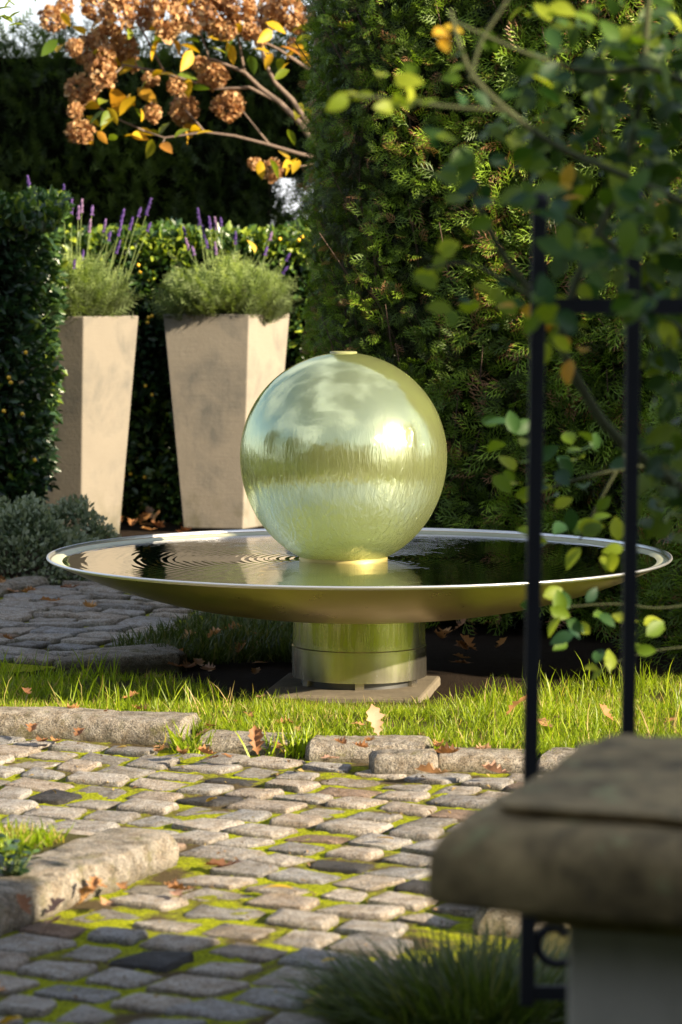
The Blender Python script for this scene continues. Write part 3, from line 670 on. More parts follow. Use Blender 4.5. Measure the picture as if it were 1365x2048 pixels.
# ------------------------------------------------------------------ fountain
BC = Vector((P(719, 1110, 8.12).x, 8.12, 0)); RIMZ = P(719, 1110, 8.12).z; BR = .905
ft = empty('bowl_fountain', BC, label='wide shallow brushed steel bowl filled with water on a round steel pedestal', cat='fountain')
H = .175
prof = []
for i in range(41):
    s_ = .12 + .88 * i / 40; prof.append((BR * s_, RIMZ - H * (1 - s_ ** 2.6)))
inner = [(r * .992 if r > .3 else r, z + .010) for r, z in prof[::-1]]
m = MB(); m.lathe(prof, 128); m.obj('bowl', 'bowl_steel', ft, True)
m = MB(); m.lathe([(BR - .0005, RIMZ - .003), (BR + .002, RIMZ), (BR + .001, RIMZ + .004), (BR - .003, RIMZ + .005), (BR - .006, RIMZ + .002), (BR - .008, RIMZ - .006)], 160)
m.obj('rim', 'lip_steel', ft, True)
m = MB(); m.lathe([(BR - .008, RIMZ - .006)] + [(r - .012, z + .006) for r, z in prof[::-1]][1:], 128, cap1=True); m.obj('basin', 'basin_steel', ft, True)
SPX = P(687.5, 912, 8.1).x - BC.x; SR = .300; SPZ = P(687.5, 912, 8.1).z
WZ = RIMZ - .0095
m = MB(); m.lathe([(.0005, 0), (.2, 0), (.5, 0), (.75, 0), (BR - .02 - abs(SPX), 0)], 96)
# water disc centred under the globe so that its rings spread from there; clipped to the bowl
rings = [(.06 + i * .04) for i in range(24)]; vs = []; 
for r_ in rings:
    for k_ in range(128):
        a = 2 * PI * k_ / 128; x, y = SPX + r_ * math.cos(a), r_ * math.sin(a); q = math.hypot(x, y); mx = BR - .021
        if q > mx: x, y = x * mx / q, y * mx / q
        vs.append((x - SPX, y, 0))
m = MB(); m.add(vs, [(i * 128 + k_, (i + 1) * 128 + k_, (i + 1) * 128 + (k_ + 1) % 128, i * 128 + (k_ + 1) % 128)[::-1] for i in range(23) for k_ in range(128)])
m.obj('water_surface', 'water', ft, True, loc=(SPX, 0, WZ))
# pedestal
m = MB(); m.lathe([(.1935, .118), (.1935, RIMZ - H + .03)], 96); m.obj('pedestal', 'pedestal_steel', ft, True)
m = MB(); m.lathe([(.190, .028), (.1965, .028), (.1965, .1165), (.1935, .119)], 96); m.obj('pedestal_base', 'pedestal_steel', ft, True, sharp=40)
m = MB(); m.lathe([(.17, .0), (.17, .03)], 48); m.obj('plinth', 'dark_metal', ft, True)
for k_ in range(6):
    a = -PI / 2 + k_ * PI / 3; m = MB(); m.box((.176 * math.cos(a), .176 * math.sin(a), .0155), (.026, .012, .027), a + PI / 2); m.obj('foot', 'pedestal_steel', ft)
slab = MB(); slab.box((0, 0, 0), (.46, .46, .05), 0); o = slab.obj('stone_slab', 'slab_stone'); o.location = (BC.x - .02, BC.y - .06, -.018); o.rotation_euler = (0, 0, R(-9))
bv = o.modifiers.new('bevel', 'BEVEL'); bv.width = .008; bv.segments = 2
tag(o, 'square worn stone slab under the steel fountain pedestal', 'stone slab')
# globe
gl = empty('glass_globe', (BC.x + SPX, 8.1, SPZ), label='large translucent yellow green glass globe wet with running water standing in the steel bowl', cat='globe')
prof = []
for i in range(65):
    a = R(-65.2) + (R(83.5) - R(-65.2)) * i / 64; prof.append((SR * math.cos(a), (SR if a > 0 else .323) * math.sin(a)))
m = MB(); m.lathe(prof, 128, cap0=True); m.obj('sphere', 'globe_glass', gl, True)
zt = SR * math.sin(R(83.5)); rt = SR * math.cos(R(83.5))
m = MB(); m.lathe([(rt + .006, zt - .004), (rt + .005, zt + .004), (rt, zt + .005), (rt - .008, zt + .002), (.0005, zt - .0005)], 48); m.obj('top_collar', 'globe_collar', gl, True)
rb = SR * math.cos(R(-65.2)); zb = .323 * math.sin(R(-65.2)); m = MB(); m.lathe([(rb + .002, zb + .001), (rb + .003, WZ - SPZ - .03)], 64); m.obj('base_ring', 'brass', gl, True)

# ------------------------------------------------------------------ planters
def planter(corner_px, h, s, ang, label, Y, base_k=.70, skew=0.0, mt='cast_stone'):
    """square tapered planter; near corner at pixel, face to the right turned by ang"""
    c = P(*corner_px, Y); r_dir = Vector((math.cos(ang), math.sin(ang), 0)); l_dir = Vector((-math.sin(ang + skew), math.cos(ang + skew), 0))
    ctr = Vector((c.x, c.y, 0)) + (r_dir + l_dir) * (s / 2)
    o = empty('tall_planter', ctr, ang, label=label, cat='planter', group='tall stone planters beside the fountain')
    m = MB(); a, b = s / 2 * base_k, s / 2; w = .03
    sx, sy = -math.sin(skew), math.cos(skew); q = lambda e, z: [(-e - e * sx, -e * sy, z), (e - e * sx, -e * sy, z), (e + e * sx, e * sy, z), (-e + e * sx, e * sy, z)]
    vs = q(a, 0) + q(b, h) + q(b - w, h) + q(b - w - .01, h - .09)
    fs = [(3, 2, 1, 0)]
    for L0 in (0, 4, 8): fs += [(L0 + i, L0 + (i + 1) % 4, L0 + 4 + (i + 1) % 4, L0 + 4 + i) for i in range(4)]
    m.add(vs, fs); bo = m.obj('body', mt, o); bv = bo.modifiers.new('bevel', 'BEVEL'); bv.width = .006; bv.segments = 2; bv.limit_method = 'ANGLE'
    e = b - w - .008; m = MB(); m.add(q(e, h - .06), [(0, 1, 2, 3)]); m.obj('soil', 'soil', o)
    return o, ctr
pl2, c2_ = planter((499, 631), 1.03, .425, R(64), 'tapered pale stone planter nearer the globe with its wide stained face turned to us', 13.3, skew=R(14))
pl1, c1_ = planter((168, 630), 1.025, .425, R(58), 'tapered pale stone planter half hidden behind the dark holly hedge', 12.75, mt='cast_stone_shaded', skew=R(13))
PL = ((c1_, 1.02), (c2_, 1.03))

# lavender
def spike_mesh(L, seed):
    r = random.Random(seed); m = MB(); 
    for i in range(9):
        z = L * i / 9
        for k_ in range(5):
            if r.random() < .25: continue
            a = k_ * 1.256 + i * .6 + r.uniform(-.4, .4); rr_ = .0055 * (1 - .5 * i / 9) * r.uniform(.3, 1.7); c = (math.cos(a) * rr_, math.sin(a) * rr_, z)
            e = .0042; m.add([(c[0] - e, c[1], c[2]), (c[0] + e, c[1], c[2]), (c[0], c[1] - e, c[2]), (c[0], c[1] + e, c[2]), (c[0], c[1], c[2] + 2.2 * e), (c[0], c[1], c[2] - e)],
                             [(0, 2, 4), (2, 1, 4), (1, 3, 4), (3, 0, 4), (2, 0, 5), (1, 2, 5), (3, 1, 5), (0, 3, 5)])
    return m.mesh('flower_spike', 'lavender_flower')
SPK = [spike_mesh(.05, 1), spike_mesh(.075, 2), spike_mesh(.1, 3)]
def lavender(ctr, ztop, rx, hgt, label, spikes, depth_k=.2):
    o = empty('lavender_plant', (ctr.x, ctr.y, ztop - .055), label=label, cat='lavender', group='lavender plants in the tall planters')
    n = 2300; a = un(0, 2 * PI, n); u = np.sqrt(un(0, 1, n)); x = np.cos(a) * u * rx; y = np.sin(a) * u * rx * .9
    zz = hgt * un(0.05, 1, n) * (1.02 - .45 * u ** 2) + .02
    zz = zz * (.82 + .5 * vnoise(np.stack([x, y, y * 0], 1) + ctr.x, 9)); pos = np.stack([x, y, zz], 1); d = np.stack([x * 2.2 + nz(n) * .55, y * 2.2 + nz(n) * .55, np.full(n, .75)], 1); pos += (vnoise(pos + ctr.x, 9) * .05)[:, None]
    rot = basis(d, np.stack([nz(n), nz(n), nz(n)], 1), un(0, 6.28, n))
    t_ = np.clip(zz / hgt * .75 + nz(n) * .15, 0, 1)
    tag(scatter('foliage', t_needle(12, .24, .03), pos, rot, un(.08, .15, n), 'lavender_leaf', t_, o), kind='stuff')
    w = MB()
    for i in range(60):
        q = random.uniform(0, 6.28); e = Vector((math.cos(q) * rx * .9, math.sin(q) * rx * .9, hgt * random.uniform(.3, .8)))
        w.tube([(e.x * .2, e.y * .2, -.02), (e.x * .7, e.y * .7, e.z * .5), e], [.004, .003, .0015], 4)
    w.obj('woody_stems', 'twig_brown', o); w = MB()
    for i in range(34):
        q = random.uniform(0, 6.28); u_ = random.uniform(.2, 1.15) * rx; e = Vector((math.cos(q) * u_, math.sin(q) * u_, hgt * random.uniform(1.0, 1.5)))
        w.tube([(e.x * .4, e.y * .4, hgt * .4), (e.x * .7, e.y * .7, e.z * .75), e], [.0022, .0018, .001], 4)
    tag(w.obj('bare_stems', 'green_stem', o), kind='stuff')
    for (px, py, ln, kd) in spikes:     # (px, py) is the tip of the spike
        tip = P(px, py, ctr.y + random.uniform(-.12, .1)); l = (.05, .075, .1)[kd]
        base = Vector((ctr.x + (tip.x - ctr.x) * .62, tip.y, ztop + .08)); dr = (tip - base).normalized(); org = Vector(o.location)
        st = MB(); st.tube([base - org, (base + tip) / 2 - org + Vector((0, 0, .006)), tip - dr * l * .8 - org], [.0022, .0018, .0015], 4); sk_o = st.obj('flower_stalk', 'green_stem', o)
        s_ = link('flower_spike', SPK[kd], sk_o, tip - dr * l - org); s_.rotation_euler = dr.to_track_quat('Z', 'Y').to_euler(); s_.scale = (1.0, 1.0, .85)
    return o
lavender(c1_, 1.02, .21, .27, 'lavender with the tallest purple spikes in the planter behind the holly', [(128, 360, 0, 2), (144, 390, 0, 2), (165, 392, 0, 1), (158, 405, 0, 1), (186, 408, 0, 0), (182, 432, 0, 1), (213, 432, 0, 1), (250, 412, 0, 1), (245, 440, 0, 1),
    (268, 428, 0, 1), (283, 412, 0, 0), (305, 388, 0, 2), (222, 460, 0, 0), (243, 475, 0, 1), (100, 415, 0, 1), (167, 497, 0, 0), (92, 438, 0, 0), (150, 515, 0, 0), (303, 442, 0, 0), (55, 345, 0, 1)])
lavender(c2_, 1.03, .265, .25, 'wide grey green lavender with short spikes in the planter nearer the globe', [(395, 408, 0, 2), (418, 427, 0, 1), (430, 428, 0, 1), (366, 450, 0, 0), (370, 470, 0, 1), (412, 475, 0, 0), (430, 478, 0, 1), (442, 432, 0, 0),
    (472, 457, 0, 1), (536, 490, 0, 0), (468, 512, 0, 0), (545, 460, 0, 0), (384, 490, 0, 0), (582, 503, 0, 0), (578, 530, 0, 0), (405, 445, 0, 1)])

# ------------------------------------------------------------------ hedges
def hedge_foliage(parent, path, z0, z1, n, tpl, scale, mat, tint_fn, depth, droop, smin, name='foliage', sdist=None, jit=.05, holes=None, out=1.0, tip=0.25):
    s_ = un(0, 1, n) if sdist is None else sdist(n); z = un(z0, z1, n); p, nr = point_on_path(path, s_)
    if holes is not None:
        k_ = holes(p, z); s_, z, p, nr = s_[k_], z[k_], p[k_], nr[k_]; n = len(z)
    dep = un(0, 1, n) ** 1.6 * depth
    pos = np.stack([p[:, 0] - nr[:, 0] * dep, p[:, 1] - nr[:, 1] * dep, z], 1)
    bulge = vnoise(pos, 2.4) * jit + vnoise(pos, 7) * jit * .6
    pos[:, 0] += nr[:, 0] * bulge; pos[:, 1] += nr[:, 1] * bulge
    d = np.stack([nr[:, 0] * out + nz(n) * .65, nr[:, 1] * out + nz(n) * .65, droop + nz(n) * .6], 1)
    rot = basis(d, np.stack([nz(n) * .5, nz(n) * .5, np.ones(n)], 1), nz(n) * .9)
    o = scatter(name, tpl, pos, rot, un(smin, 1.0, n) * scale, mat, tint_fn(pos, dep, n), parent, tipmix=tip)
    return tag(o, kind='stuff')
def twigs(parent, path, z0, z1, n, inset, name='twigs', r=.004, L=.35):
    s_ = un(0, 1, n); z = un(z0, z1, n); p, nr = point_on_path(path, s_); m = MB()
    for i in range(n):
        a = Vector((p[i, 0] - nr[i, 0] * inset, p[i, 1] - nr[i, 1] * inset, z[i])); d = Vector((nr[i, 0] * random.uniform(.1, .5), nr[i, 1] * random.uniform(.1, .5), random.uniform(.5, 1)))
        d.normalize(); e = a + d * L * random.uniform(.4, 1) + Vector((random.gauss(0, .05), random.gauss(0, .05), 0)); m.tube([a, (a + e) / 2 + Vector((random.gauss(0, .02), 0, 0)), e], [r, r * .8, r * .3], 4, False)
    o = m.obj(name, 'twig_brown', parent); return tag(o, kind='stuff')
# tall conifer hedge behind the fountain
big_path = smooth_path([(.65, 11.3), (.02, 11.1), (-.065, 10.5), (-.07, 9.85), (.02, 9.65), (.5, 9.46), (1.0, 9.3), (1.6, 9.15), (2.7, 9.0)], 2)
bh = empty('conifer_hedge', (.8, 9.6, 0), label='tall clipped conifer hedge with feathery green sprays rising behind the fountain', cat='hedge')
bh.location = (0, 0, 0)
o = core('hedge_core', big_path, -.02, 2.78, .17, 1.0, 'hedge_inside', bh)
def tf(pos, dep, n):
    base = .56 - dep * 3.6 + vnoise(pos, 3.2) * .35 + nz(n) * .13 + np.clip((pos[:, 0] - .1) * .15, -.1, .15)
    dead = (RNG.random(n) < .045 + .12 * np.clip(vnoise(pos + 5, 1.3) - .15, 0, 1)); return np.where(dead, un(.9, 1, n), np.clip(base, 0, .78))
def sprays(n, scale, d0, d1, toff, face, srange):
    s_ = np.where(RNG.random(n) < .93, un(*srange, n), un(0, 1, n)); z = un(.03, 2.85, n); p, nr = point_on_path(big_path, s_); tan = np.stack([-nr[:, 1], nr[:, 0]], 1)
    dep = un(d0, d1, n); pos = np.stack([p[:, 0] - nr[:, 0] * dep, p[:, 1] - nr[:, 1] * dep, z], 1); bl = (vnoise(pos, 2.4) * .06 + vnoise(pos, 7) * .055) * np.clip(.35 + (pos[:, 0] + .1) * 2, .35, 1)
    pos[:, 0] += nr[:, 0] * bl; pos[:, 1] += nr[:, 1] * bl; dep = dep - bl
    q = nz(n) * .8; d = np.stack([nr[:, 0] * face + tan[:, 0] * q, nr[:, 1] * face + tan[:, 1] * q, .25 + nz(n) * .6], 1)
    up = np.stack([nr[:, 0] + nz(n) * .35, nr[:, 1] + nz(n) * .35, .5 + nz(n) * .35], 1)
    base = toff - .06 - dep * 3.6 + vnoise(pos, 3.0) * .30 + nz(n) * .19 - .10 * np.exp(-((pos[:, 0] - .0) / .35) ** 2)  # tint drops with depth, painting shade into the gaps between sprays
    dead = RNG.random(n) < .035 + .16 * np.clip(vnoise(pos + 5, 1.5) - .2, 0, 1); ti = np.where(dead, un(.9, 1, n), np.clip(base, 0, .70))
    sc = un(.5, 1.0, n) * scale * np.interp(pos[:, 0], [-.1, .25, .8], [.52, .72, 1.10])
    tag(scatter('foliage', T_THUJA, pos, basis(d, up, nz(n) * .75), sc, 'thuja', ti, bh, tipmix=.26), kind='stuff')
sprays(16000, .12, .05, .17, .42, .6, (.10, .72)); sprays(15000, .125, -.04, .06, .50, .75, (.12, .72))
n = 900; a = un(PI * .75, PI * 1.75, n); zz = un(.0, .85, n); rr_ = .30 * (1 - .35 * (zz / .85) ** 2) + vnoise(np.stack([a * 2, a, zz * 4], 1), 1.5) * .06
pos = np.stack([1.33 + np.cos(a) * rr_ * 1.15, 8.95 + np.sin(a) * rr_ * 1.9, zz], 1); d = np.stack([np.cos(a) * .6 + nz(n) * .7, np.sin(a) * .6 + nz(n) * .7, .2 + nz(n) * .55], 1)
tag(scatter('foliage', T_THUJA, pos, basis(d, np.stack([np.cos(a), np.sin(a), un(0, 1, n)], 1), nz(n) * .6), un(.08, .14, n), 'thuja', np.clip(.42 + nz(n) * .18, .1, .75), bh, tipmix=.26), kind='stuff')
m = MB(); m.lathe([(.22, -.02), (.22, .4), (.12, .72), (.01, .78)], 12, c=(1.40, 9.0, 0)); m.obj('hedge_core', 'hedge_inside', bh)
twigs(bh, big_path, .05, 2.6, 700, .10)

# far yew hedge
far_path = [(3.5, 16.2), (-4.0, 15.9)]; far_path = far_path[::-1]
fh = empty('yew_hedge', (0, 16, 0), label='long dark yew hedge closing the garden behind the hydrangea', cat='hedge'); fh.location = (0, 0, 0)
def fholes(p, z):
    px = 682 + p[:, 0] / 16 * F; py = 575 - (z - CAM_H) / 16 * F
    thin = np.exp(-((px - 590) / 60) ** 2 - ((py - 370) / 90) ** 2)
    ns = vnoise(np.stack([p[:, 0] * 1.6, p[:, 1], z * .7], 1), 3.0)
    return (RNG.random(len(z)) > .55 * thin) & (ns > -.40)
for rep, dd in ((0, .0), (1, .3)):
    pth = [(a, b + dd) for a, b in far_path]
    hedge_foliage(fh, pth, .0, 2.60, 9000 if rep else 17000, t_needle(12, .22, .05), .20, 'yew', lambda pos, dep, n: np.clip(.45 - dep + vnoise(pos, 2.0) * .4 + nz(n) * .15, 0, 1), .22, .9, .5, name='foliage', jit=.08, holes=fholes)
fb = [(a, b + .62) for a, b in far_path]
def fh2(p, z):
    px = 682 + p[:, 0] / 16.5 * F; py = 575 - (z - CAM_H) / 16.5 * F
    return RNG.random(len(z)) > .80 * np.exp(-((px - 590) / 70) ** 2 - ((py - 360) / 110) ** 2)
hedge_foliage(fh, fb, .0, 2.5, 9000, t_needle(12, .22, .05), .26, 'yew', lambda pos, dep, n: un(0, .3, n), .2, .9, .6, holes=fh2)
core('hedge_core', [(-4.0, 16.1), (-.42, 16.25)], -.02, 2.47, .0, .4, 'hedge_inside', fh); core('hedge_core', [(-.44, 16.25), (3.5, 16.4)], 1.80, 2.47, .0, .4, 'hedge_inside', fh)
core('hedge_core', [(-.44, 16.25), (3.5, 16.4)], -.02, 1.46, .0, .4, 'hedge_inside', fh)
m = MB()
for i in range(26):
    x0 = -3.8 + i * .28 + random.uniform(-.05, .05); m.tube([(x0, 16.45, -.05), (x0 + random.uniform(-.05, .05), 16.45, 1.2), (x0 + random.uniform(-.1, .1), 16.4, 2.3)], [.035, .025, .01], 6)
tag(m.obj('stems', 'bark', fh), kind='stuff')
# line for an unseen hedge added to throw shade on the yew
sh_path = [(2.2, 13.9), (2.2, 16.3)]
# holly hedge behind the planters
hp = [(-3.2, 13.95), (-1.2, 13.9), (.1, 13.85), (1.6, 13.8)]
hh = empty('holly_hedge', label='low glossy holly hedge with yellow berries behind the two planters', cat='hedge')
core('hedge_core', hp, -.02, 1.30, .16, .7, 'hedge_inside', hh)
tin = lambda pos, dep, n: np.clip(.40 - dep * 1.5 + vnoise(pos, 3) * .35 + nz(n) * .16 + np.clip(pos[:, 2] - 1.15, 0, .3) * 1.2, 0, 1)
sd = lambda n: np.where(RNG.random(n) < .9, un(.38, .78, n), un(0, 1, n))
hedge_foliage(hh, hp, .0, 1.40, 12000, t_holly(), .062, 'holly', tin, .15, .1, .5, sdist=sd, jit=.06, out=.8)
n = 5200; x = un(-1.6, .3, n); y = un(13.85, 14.5, n); pos = np.stack([x, y, 1.36 + .05 * np.sin(x * 9) * np.sin(y * 7) + un(-.06, .06, n)], 1)
tag(scatter('top_foliage', T_HOLLY, pos, basis(np.stack([nz(n) * .6, nz(n) * .6, un(.2, 1.2, n)], 1), np.stack([nz(n), nz(n), np.ones(n)], 1), nz(n)), un(.035, .065, n), 'holly', un(.45, 1.0, n), hh), kind='stuff')
# holly hedge on the left, nearer
lp = smooth_path([(-1.95, 11.6), (-1.55, 11.75), (-1.265, 11.95), (-1.29, 12.45), (-1.6, 12.8)], 2)
lh = empty('holly_hedge', label='dark glossy holly hedge at the left edge partly covering a planter', cat='hedge')
core('hedge_core', lp, -.02, 1.36, .13, .6, 'hedge_inside', lh)
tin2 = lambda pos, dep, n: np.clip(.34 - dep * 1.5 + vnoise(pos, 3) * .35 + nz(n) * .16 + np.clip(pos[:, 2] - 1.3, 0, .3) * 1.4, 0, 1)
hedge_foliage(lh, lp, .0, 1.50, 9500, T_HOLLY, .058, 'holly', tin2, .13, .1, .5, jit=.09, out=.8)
n = 1800; x = un(-1.75, -1.2, n); y = un(11.8, 12.6, n); pos = np.stack([x, y, 1.48 + .04 * np.sin(x * 11) * np.sin(y * 7) + un(-.06, .05, n)], 1)
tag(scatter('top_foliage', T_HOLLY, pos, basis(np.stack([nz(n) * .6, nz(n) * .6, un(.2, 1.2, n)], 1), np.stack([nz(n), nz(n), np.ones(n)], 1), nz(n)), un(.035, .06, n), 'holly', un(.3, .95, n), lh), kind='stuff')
bm_ = MB(); bm_.lathe([(.0004, -.0055), (.004, -.004), (.0056, 0), (.004, .004), (.0004, .0055)], 8); BERRY = bm_.mesh('berry', 'berry', True)
for px, py, par, Y in ((298, 635, hh, 13.75), (305, 632, hh, 13.75), (296, 645, hh, 13.75), (249, 952, hh, 13.72), (262, 948, hh, 13.72), (290, 955, hh, 13.72), (277, 530, hh, 13.7), (280, 545, hh, 13.7), (292, 772, hh, 13.7), (305, 790, hh, 13.7), (250, 850, hh, 13.7),
        (18, 755, lh, 11.55), (22, 765, lh, 11.55), (45, 828, lh, 11.7), (70, 920, lh, 11.75), (8, 822, lh, 11.6), (52, 705, lh, 11.7), (598, 480, hh, 13.75), (605, 474, hh, 13.75), (628, 493, hh, 13.75), (560, 478, hh, 13.75)):
    o = link('berry', BERRY, par, P(px, py, Y)); o.scale = (1.6,) * 3
# silver shrub
def shrub(name, ctr, rad, n, tpl, sc, mat, label, cat, tl=(0, 1)):
    o = empty(name, (ctr[0], ctr[1], 0), label=label, cat=cat)
    q = RNG.normal(size=(n, 3)); q /= np.linalg.norm(q, axis=1, keepdims=True); q[:, 2] = np.abs(q[:, 2]); rr_ = un(.55, 1, n)[:, None] ** .5
    lump = 1 + .22 * vnoise(q * 2.2 + ctr[0], 1.0)[:, None] + .12 * vnoise(q * 5, 1.0)[:, None]
    pos = q * rr_ * lump * np.array([rad]) ; d = q * .8 + RNG.normal(size=(n, 3)) * .5 + np.array([[0, 0, .3]])
    tag(scatter('foliage', tpl, pos, basis(d, RNG.normal(size=(n, 3)), un(0, 6.28, n)), un(.5, 1, n) * sc, mat, np.clip(tl[0] + (tl[1] - tl[0]) * rr_[:, 0] ** 3 + nz(n) * .15, 0, 1), o), kind='stuff')
    m = MB()
    for i in range(36):
        e = q[i] * np.array(rad) * .85; m.tube([(0, 0, -.02), tuple(e * .5 + np.array([0, 0, .03])), tuple(e)], [.006, .004, .002], 4)
    m.obj('branches', 'twig_brown', o); return o
shrub('silver_shrub', (-1.28, 10.98), (.36, .26, .30), 6500, T_OVAL, .030, 'silver_leaf', 'low grey green shrub with pale edged leaves at the foot of the holly hedge', 'shrub')
shrub('silver_shrub', (-1.10, 11.45), (.20, .18, .29), 3000, T_OVAL, .028, 'silver_leaf', 'upright grey green shrub in front of the half hidden planter', 'shrub')

# ------------------------------------------------------------------ hydrangea
hy_root = P(760, 520, 14.6); HB = Vector((.35, 14.75, 0))
hy = empty('hydrangea_bush', HB, label='large hydrangea with brown dried flower heads and yellow leaves arching from behind the hedge', cat='hydrangea')
def HP(px, py, Y=14.4): return P(px, py, Y) - HB
def branch(pts, r0, r1, Y=14.4, par=hy, nm='branch', mat='bark', org=HB):
    m = MB(); q = [P(a, b, Y + (c[0] if c else 0)) - org for a, b, *c in pts]; n = len(q)
    m.tube(q, [r0 + (r1 - r0) * i / (n - 1) for i in range(n)], 7); return m.obj(nm, mat, par, True)
m = MB(); m.tube([(0, 0, 0), (.02, 0, .5), HP(690, 420, 14.6), HP(640, 300, 14.5)], [.04, .035, .028, .022], 8); m.obj('trunk', 'bark', hy, True)
branch([(640, 300), (600, 245), (560, 205), (520, 175), (490, 145), (430, 120), (360, 110)], .019, .006)
branch([(630, 270), (585, 200), (550, 165), (528, 120), (520, 60), (505, -20)], .016, .006)
branch([(720, 335), (600, 308), (540, 290), (470, 272), (410, 264), (330, 276), (290, 262)], .012, .004)
branch([(560, 205), (500, 175), (430, 178), (330, 146), (250, 130), (180, 120)], .010, .004)
branch([(490, 150), (480, 90), (470, 20)], .009, .004)
branch([(330, 146), (290, 70), (265, 10)], .007, .003)
branch([(620, 140), (560, 100), (480, 60), (420, 20)], .010, .004)
branch([(540, 290), (500, 240), (480, 215)], .006, .003); branch([(410, 264), (390, 240), (370, 218)], .006, .003)
branch([(290, 262), (240, 240), (180, 205)], .005, .003); branch([(250, 130), (215, 160), (190, 190)], .006, .003); branch([(640, 325), (590, 335), (540, 335)], .006, .003)
branch([(330, 276), (320, 300)], .004, .002); branch([(430, 178), (420, 120), (400, 60)], .006, .003)
def head_mesh(seed):
    r = np.random.default_rng(seed); n = 260; q = r.normal(size=(n, 3)); q /= np.linalg.norm(q, axis=1, keepdims=True)
    q *= np.array([[1, 1, 1.0]]); pos = q * (r.uniform(.78, 1.05, n)[:, None]) * (1 + .12 * np.sin(q[:, :1] * 5 + seed)); up = r.normal(size=(n, 3))
    tv = np.array([(0, 0, 0), (.16, .07, .03), (.05, .17, .05), (-.14, .10, .02), (-.10, -.13, .06), (.09, -.15, .03)], float); tf_ = np.array([(0, 1, 2), (0, 3, 4), (0, 5, 1), (0, 2, 3)])
    rot = basis(up, q + r.normal(size=(n, 3)) * .5, r.uniform(0, 6.28, n)); V = np.einsum('nij,kj->nki', rot, tv) * 1.25 + pos[:, None, :]
    Fc = tf_[None] + (np.arange(n) * 6)[:, None, None]; tn = np.repeat(r.uniform(0, 1, n), 6)
    return mesh_np('flower_head', V.reshape(-1, 3), Fc.ravel(), 3, 'hydrangea_flower', False, tn)
HEADS = [head_mesh(i) for i in range(4)]
heads = [(108, 38, 34), (150, 95, 20), (190, 12, 36), (236, 35, 42), (215, 80, 34), (250, 95, 30), (175, 100, 36), (212, 110, 22), (205, 145, 34), (162, 180, 38), (160, 262, 32), (338, 42, 42), (427, 152, 36), (368, 220, 33), (458, 210, 40), (352, 172, 22),
    (300, 160, 20), (430, 25, 46), (480, 10, 38), (516, 42, 34), (570, 15, 40), (610, 40, 30), (400, 5, 30), (290, 5, 30), (508, 327, 16), (545, 340, 25), (590, 90, 20), (520, 78, 16), (240, 0, 28), (350, -8, 34), (130, 12, 22), (290, 40, 24), (385, 48, 26), (455, 60, 24), (540, 12, 28), (265, 128, 20), (185, 128, 22), (590, 45, 24), (500, 62, 22), (400, 128, 20), (150, 222, 20), (445, -5, 30)]
for i, (px, py, r_) in enumerate(heads):
    Y = 14.4 + random.uniform(-.22, .22); o = link('flower_head', HEADS[i % 4], hy, HP(px, py, Y)); s_ = r_ / F * Y * .84
    o.scale = (s_, s_ * .95, s_ * random.uniform(.85, 1.05)); o.rotation_euler = (random.uniform(-.4, .4), random.uniform(-.4, .4), random.uniform(0, 6))
pk = link('flower_head', HEADS[1], hy, HP(305, 226, 14.3)); pk.scale = (.05, .05, .045); pk['label'] = 'small faded pink flower head'
lv = t_oval(.5, .15, 3, .2); LVM = mesh_np('leaf', lv[0], np.array(lv[1]).ravel(), 3, 'hydrangea_leaf', True)
LVM2 = mesh_np('leaf', lv[0], np.array(lv[1]).ravel(), 3, 'hydrangea_leaf', True)
spots = [(236, 178, 44), (275, 176, 30), (212, 222, 24), (255, 192, 22), (310, 152, 26), (355, 150, 24), (382, 178, 22), (384, 100, 30), (320, 78, 28), (470, 78, 30), (455, 85, 26), (400, 85, 24), (170, 70, 26), (200, 60, 22), (185, 275, 20), (215, 215, 22), (200, 210, 24), (270, 215, 20), (285, 230, 22),
    (260, 270, 22), (285, 275, 22), (275, 260, 20), (305, 278, 24), (340, 245, 24), (365, 250, 22), (380, 258, 24), (400, 255, 20), (560, 92, 28), (580, 90, 24), (545, 105, 20), (520, 320, 22), (540, 318, 24), (585, 325, 24), (600, 320, 20), (605, 205, 26), (610, 212, 20), (575, 258, 20), (130, 88, 26),
    (500, 110, 24), (525, 90, 20), (345, 75, 24), (120, 25, 20), (260, 55, 20), (545, 60, 26), (600, 100, 22), (605, 60, 24), (350, 20, 20), (390, 0, 26), (470, 40, 22), (190, 100, 28), (270, 120, 26), (325, 140, 20), (230, 235, 22), (295, 210, 18), (258, 205, 18), (172, 232, 20), (195, 262, 18), (310, 60, 18), (595, 70, 26), (560, 130, 20), (580, 140, 22)]
for i, (px, py, l) in enumerate(spots):
    for rep in range(2 if i % 3 else 1):
        Y = 14.35 + random.uniform(-.25, .2); o = link('leaf', LVM, hy, HP(px + rep * random.uniform(-22, 22), py + rep * random.uniform(-18, 18), Y)); s_ = l * 1.8 / F * Y
        o.scale = (s_,) * 3; o.rotation_euler = (random.uniform(-1.2, .5), random.uniform(-1, 1), random.uniform(0, 6.28))

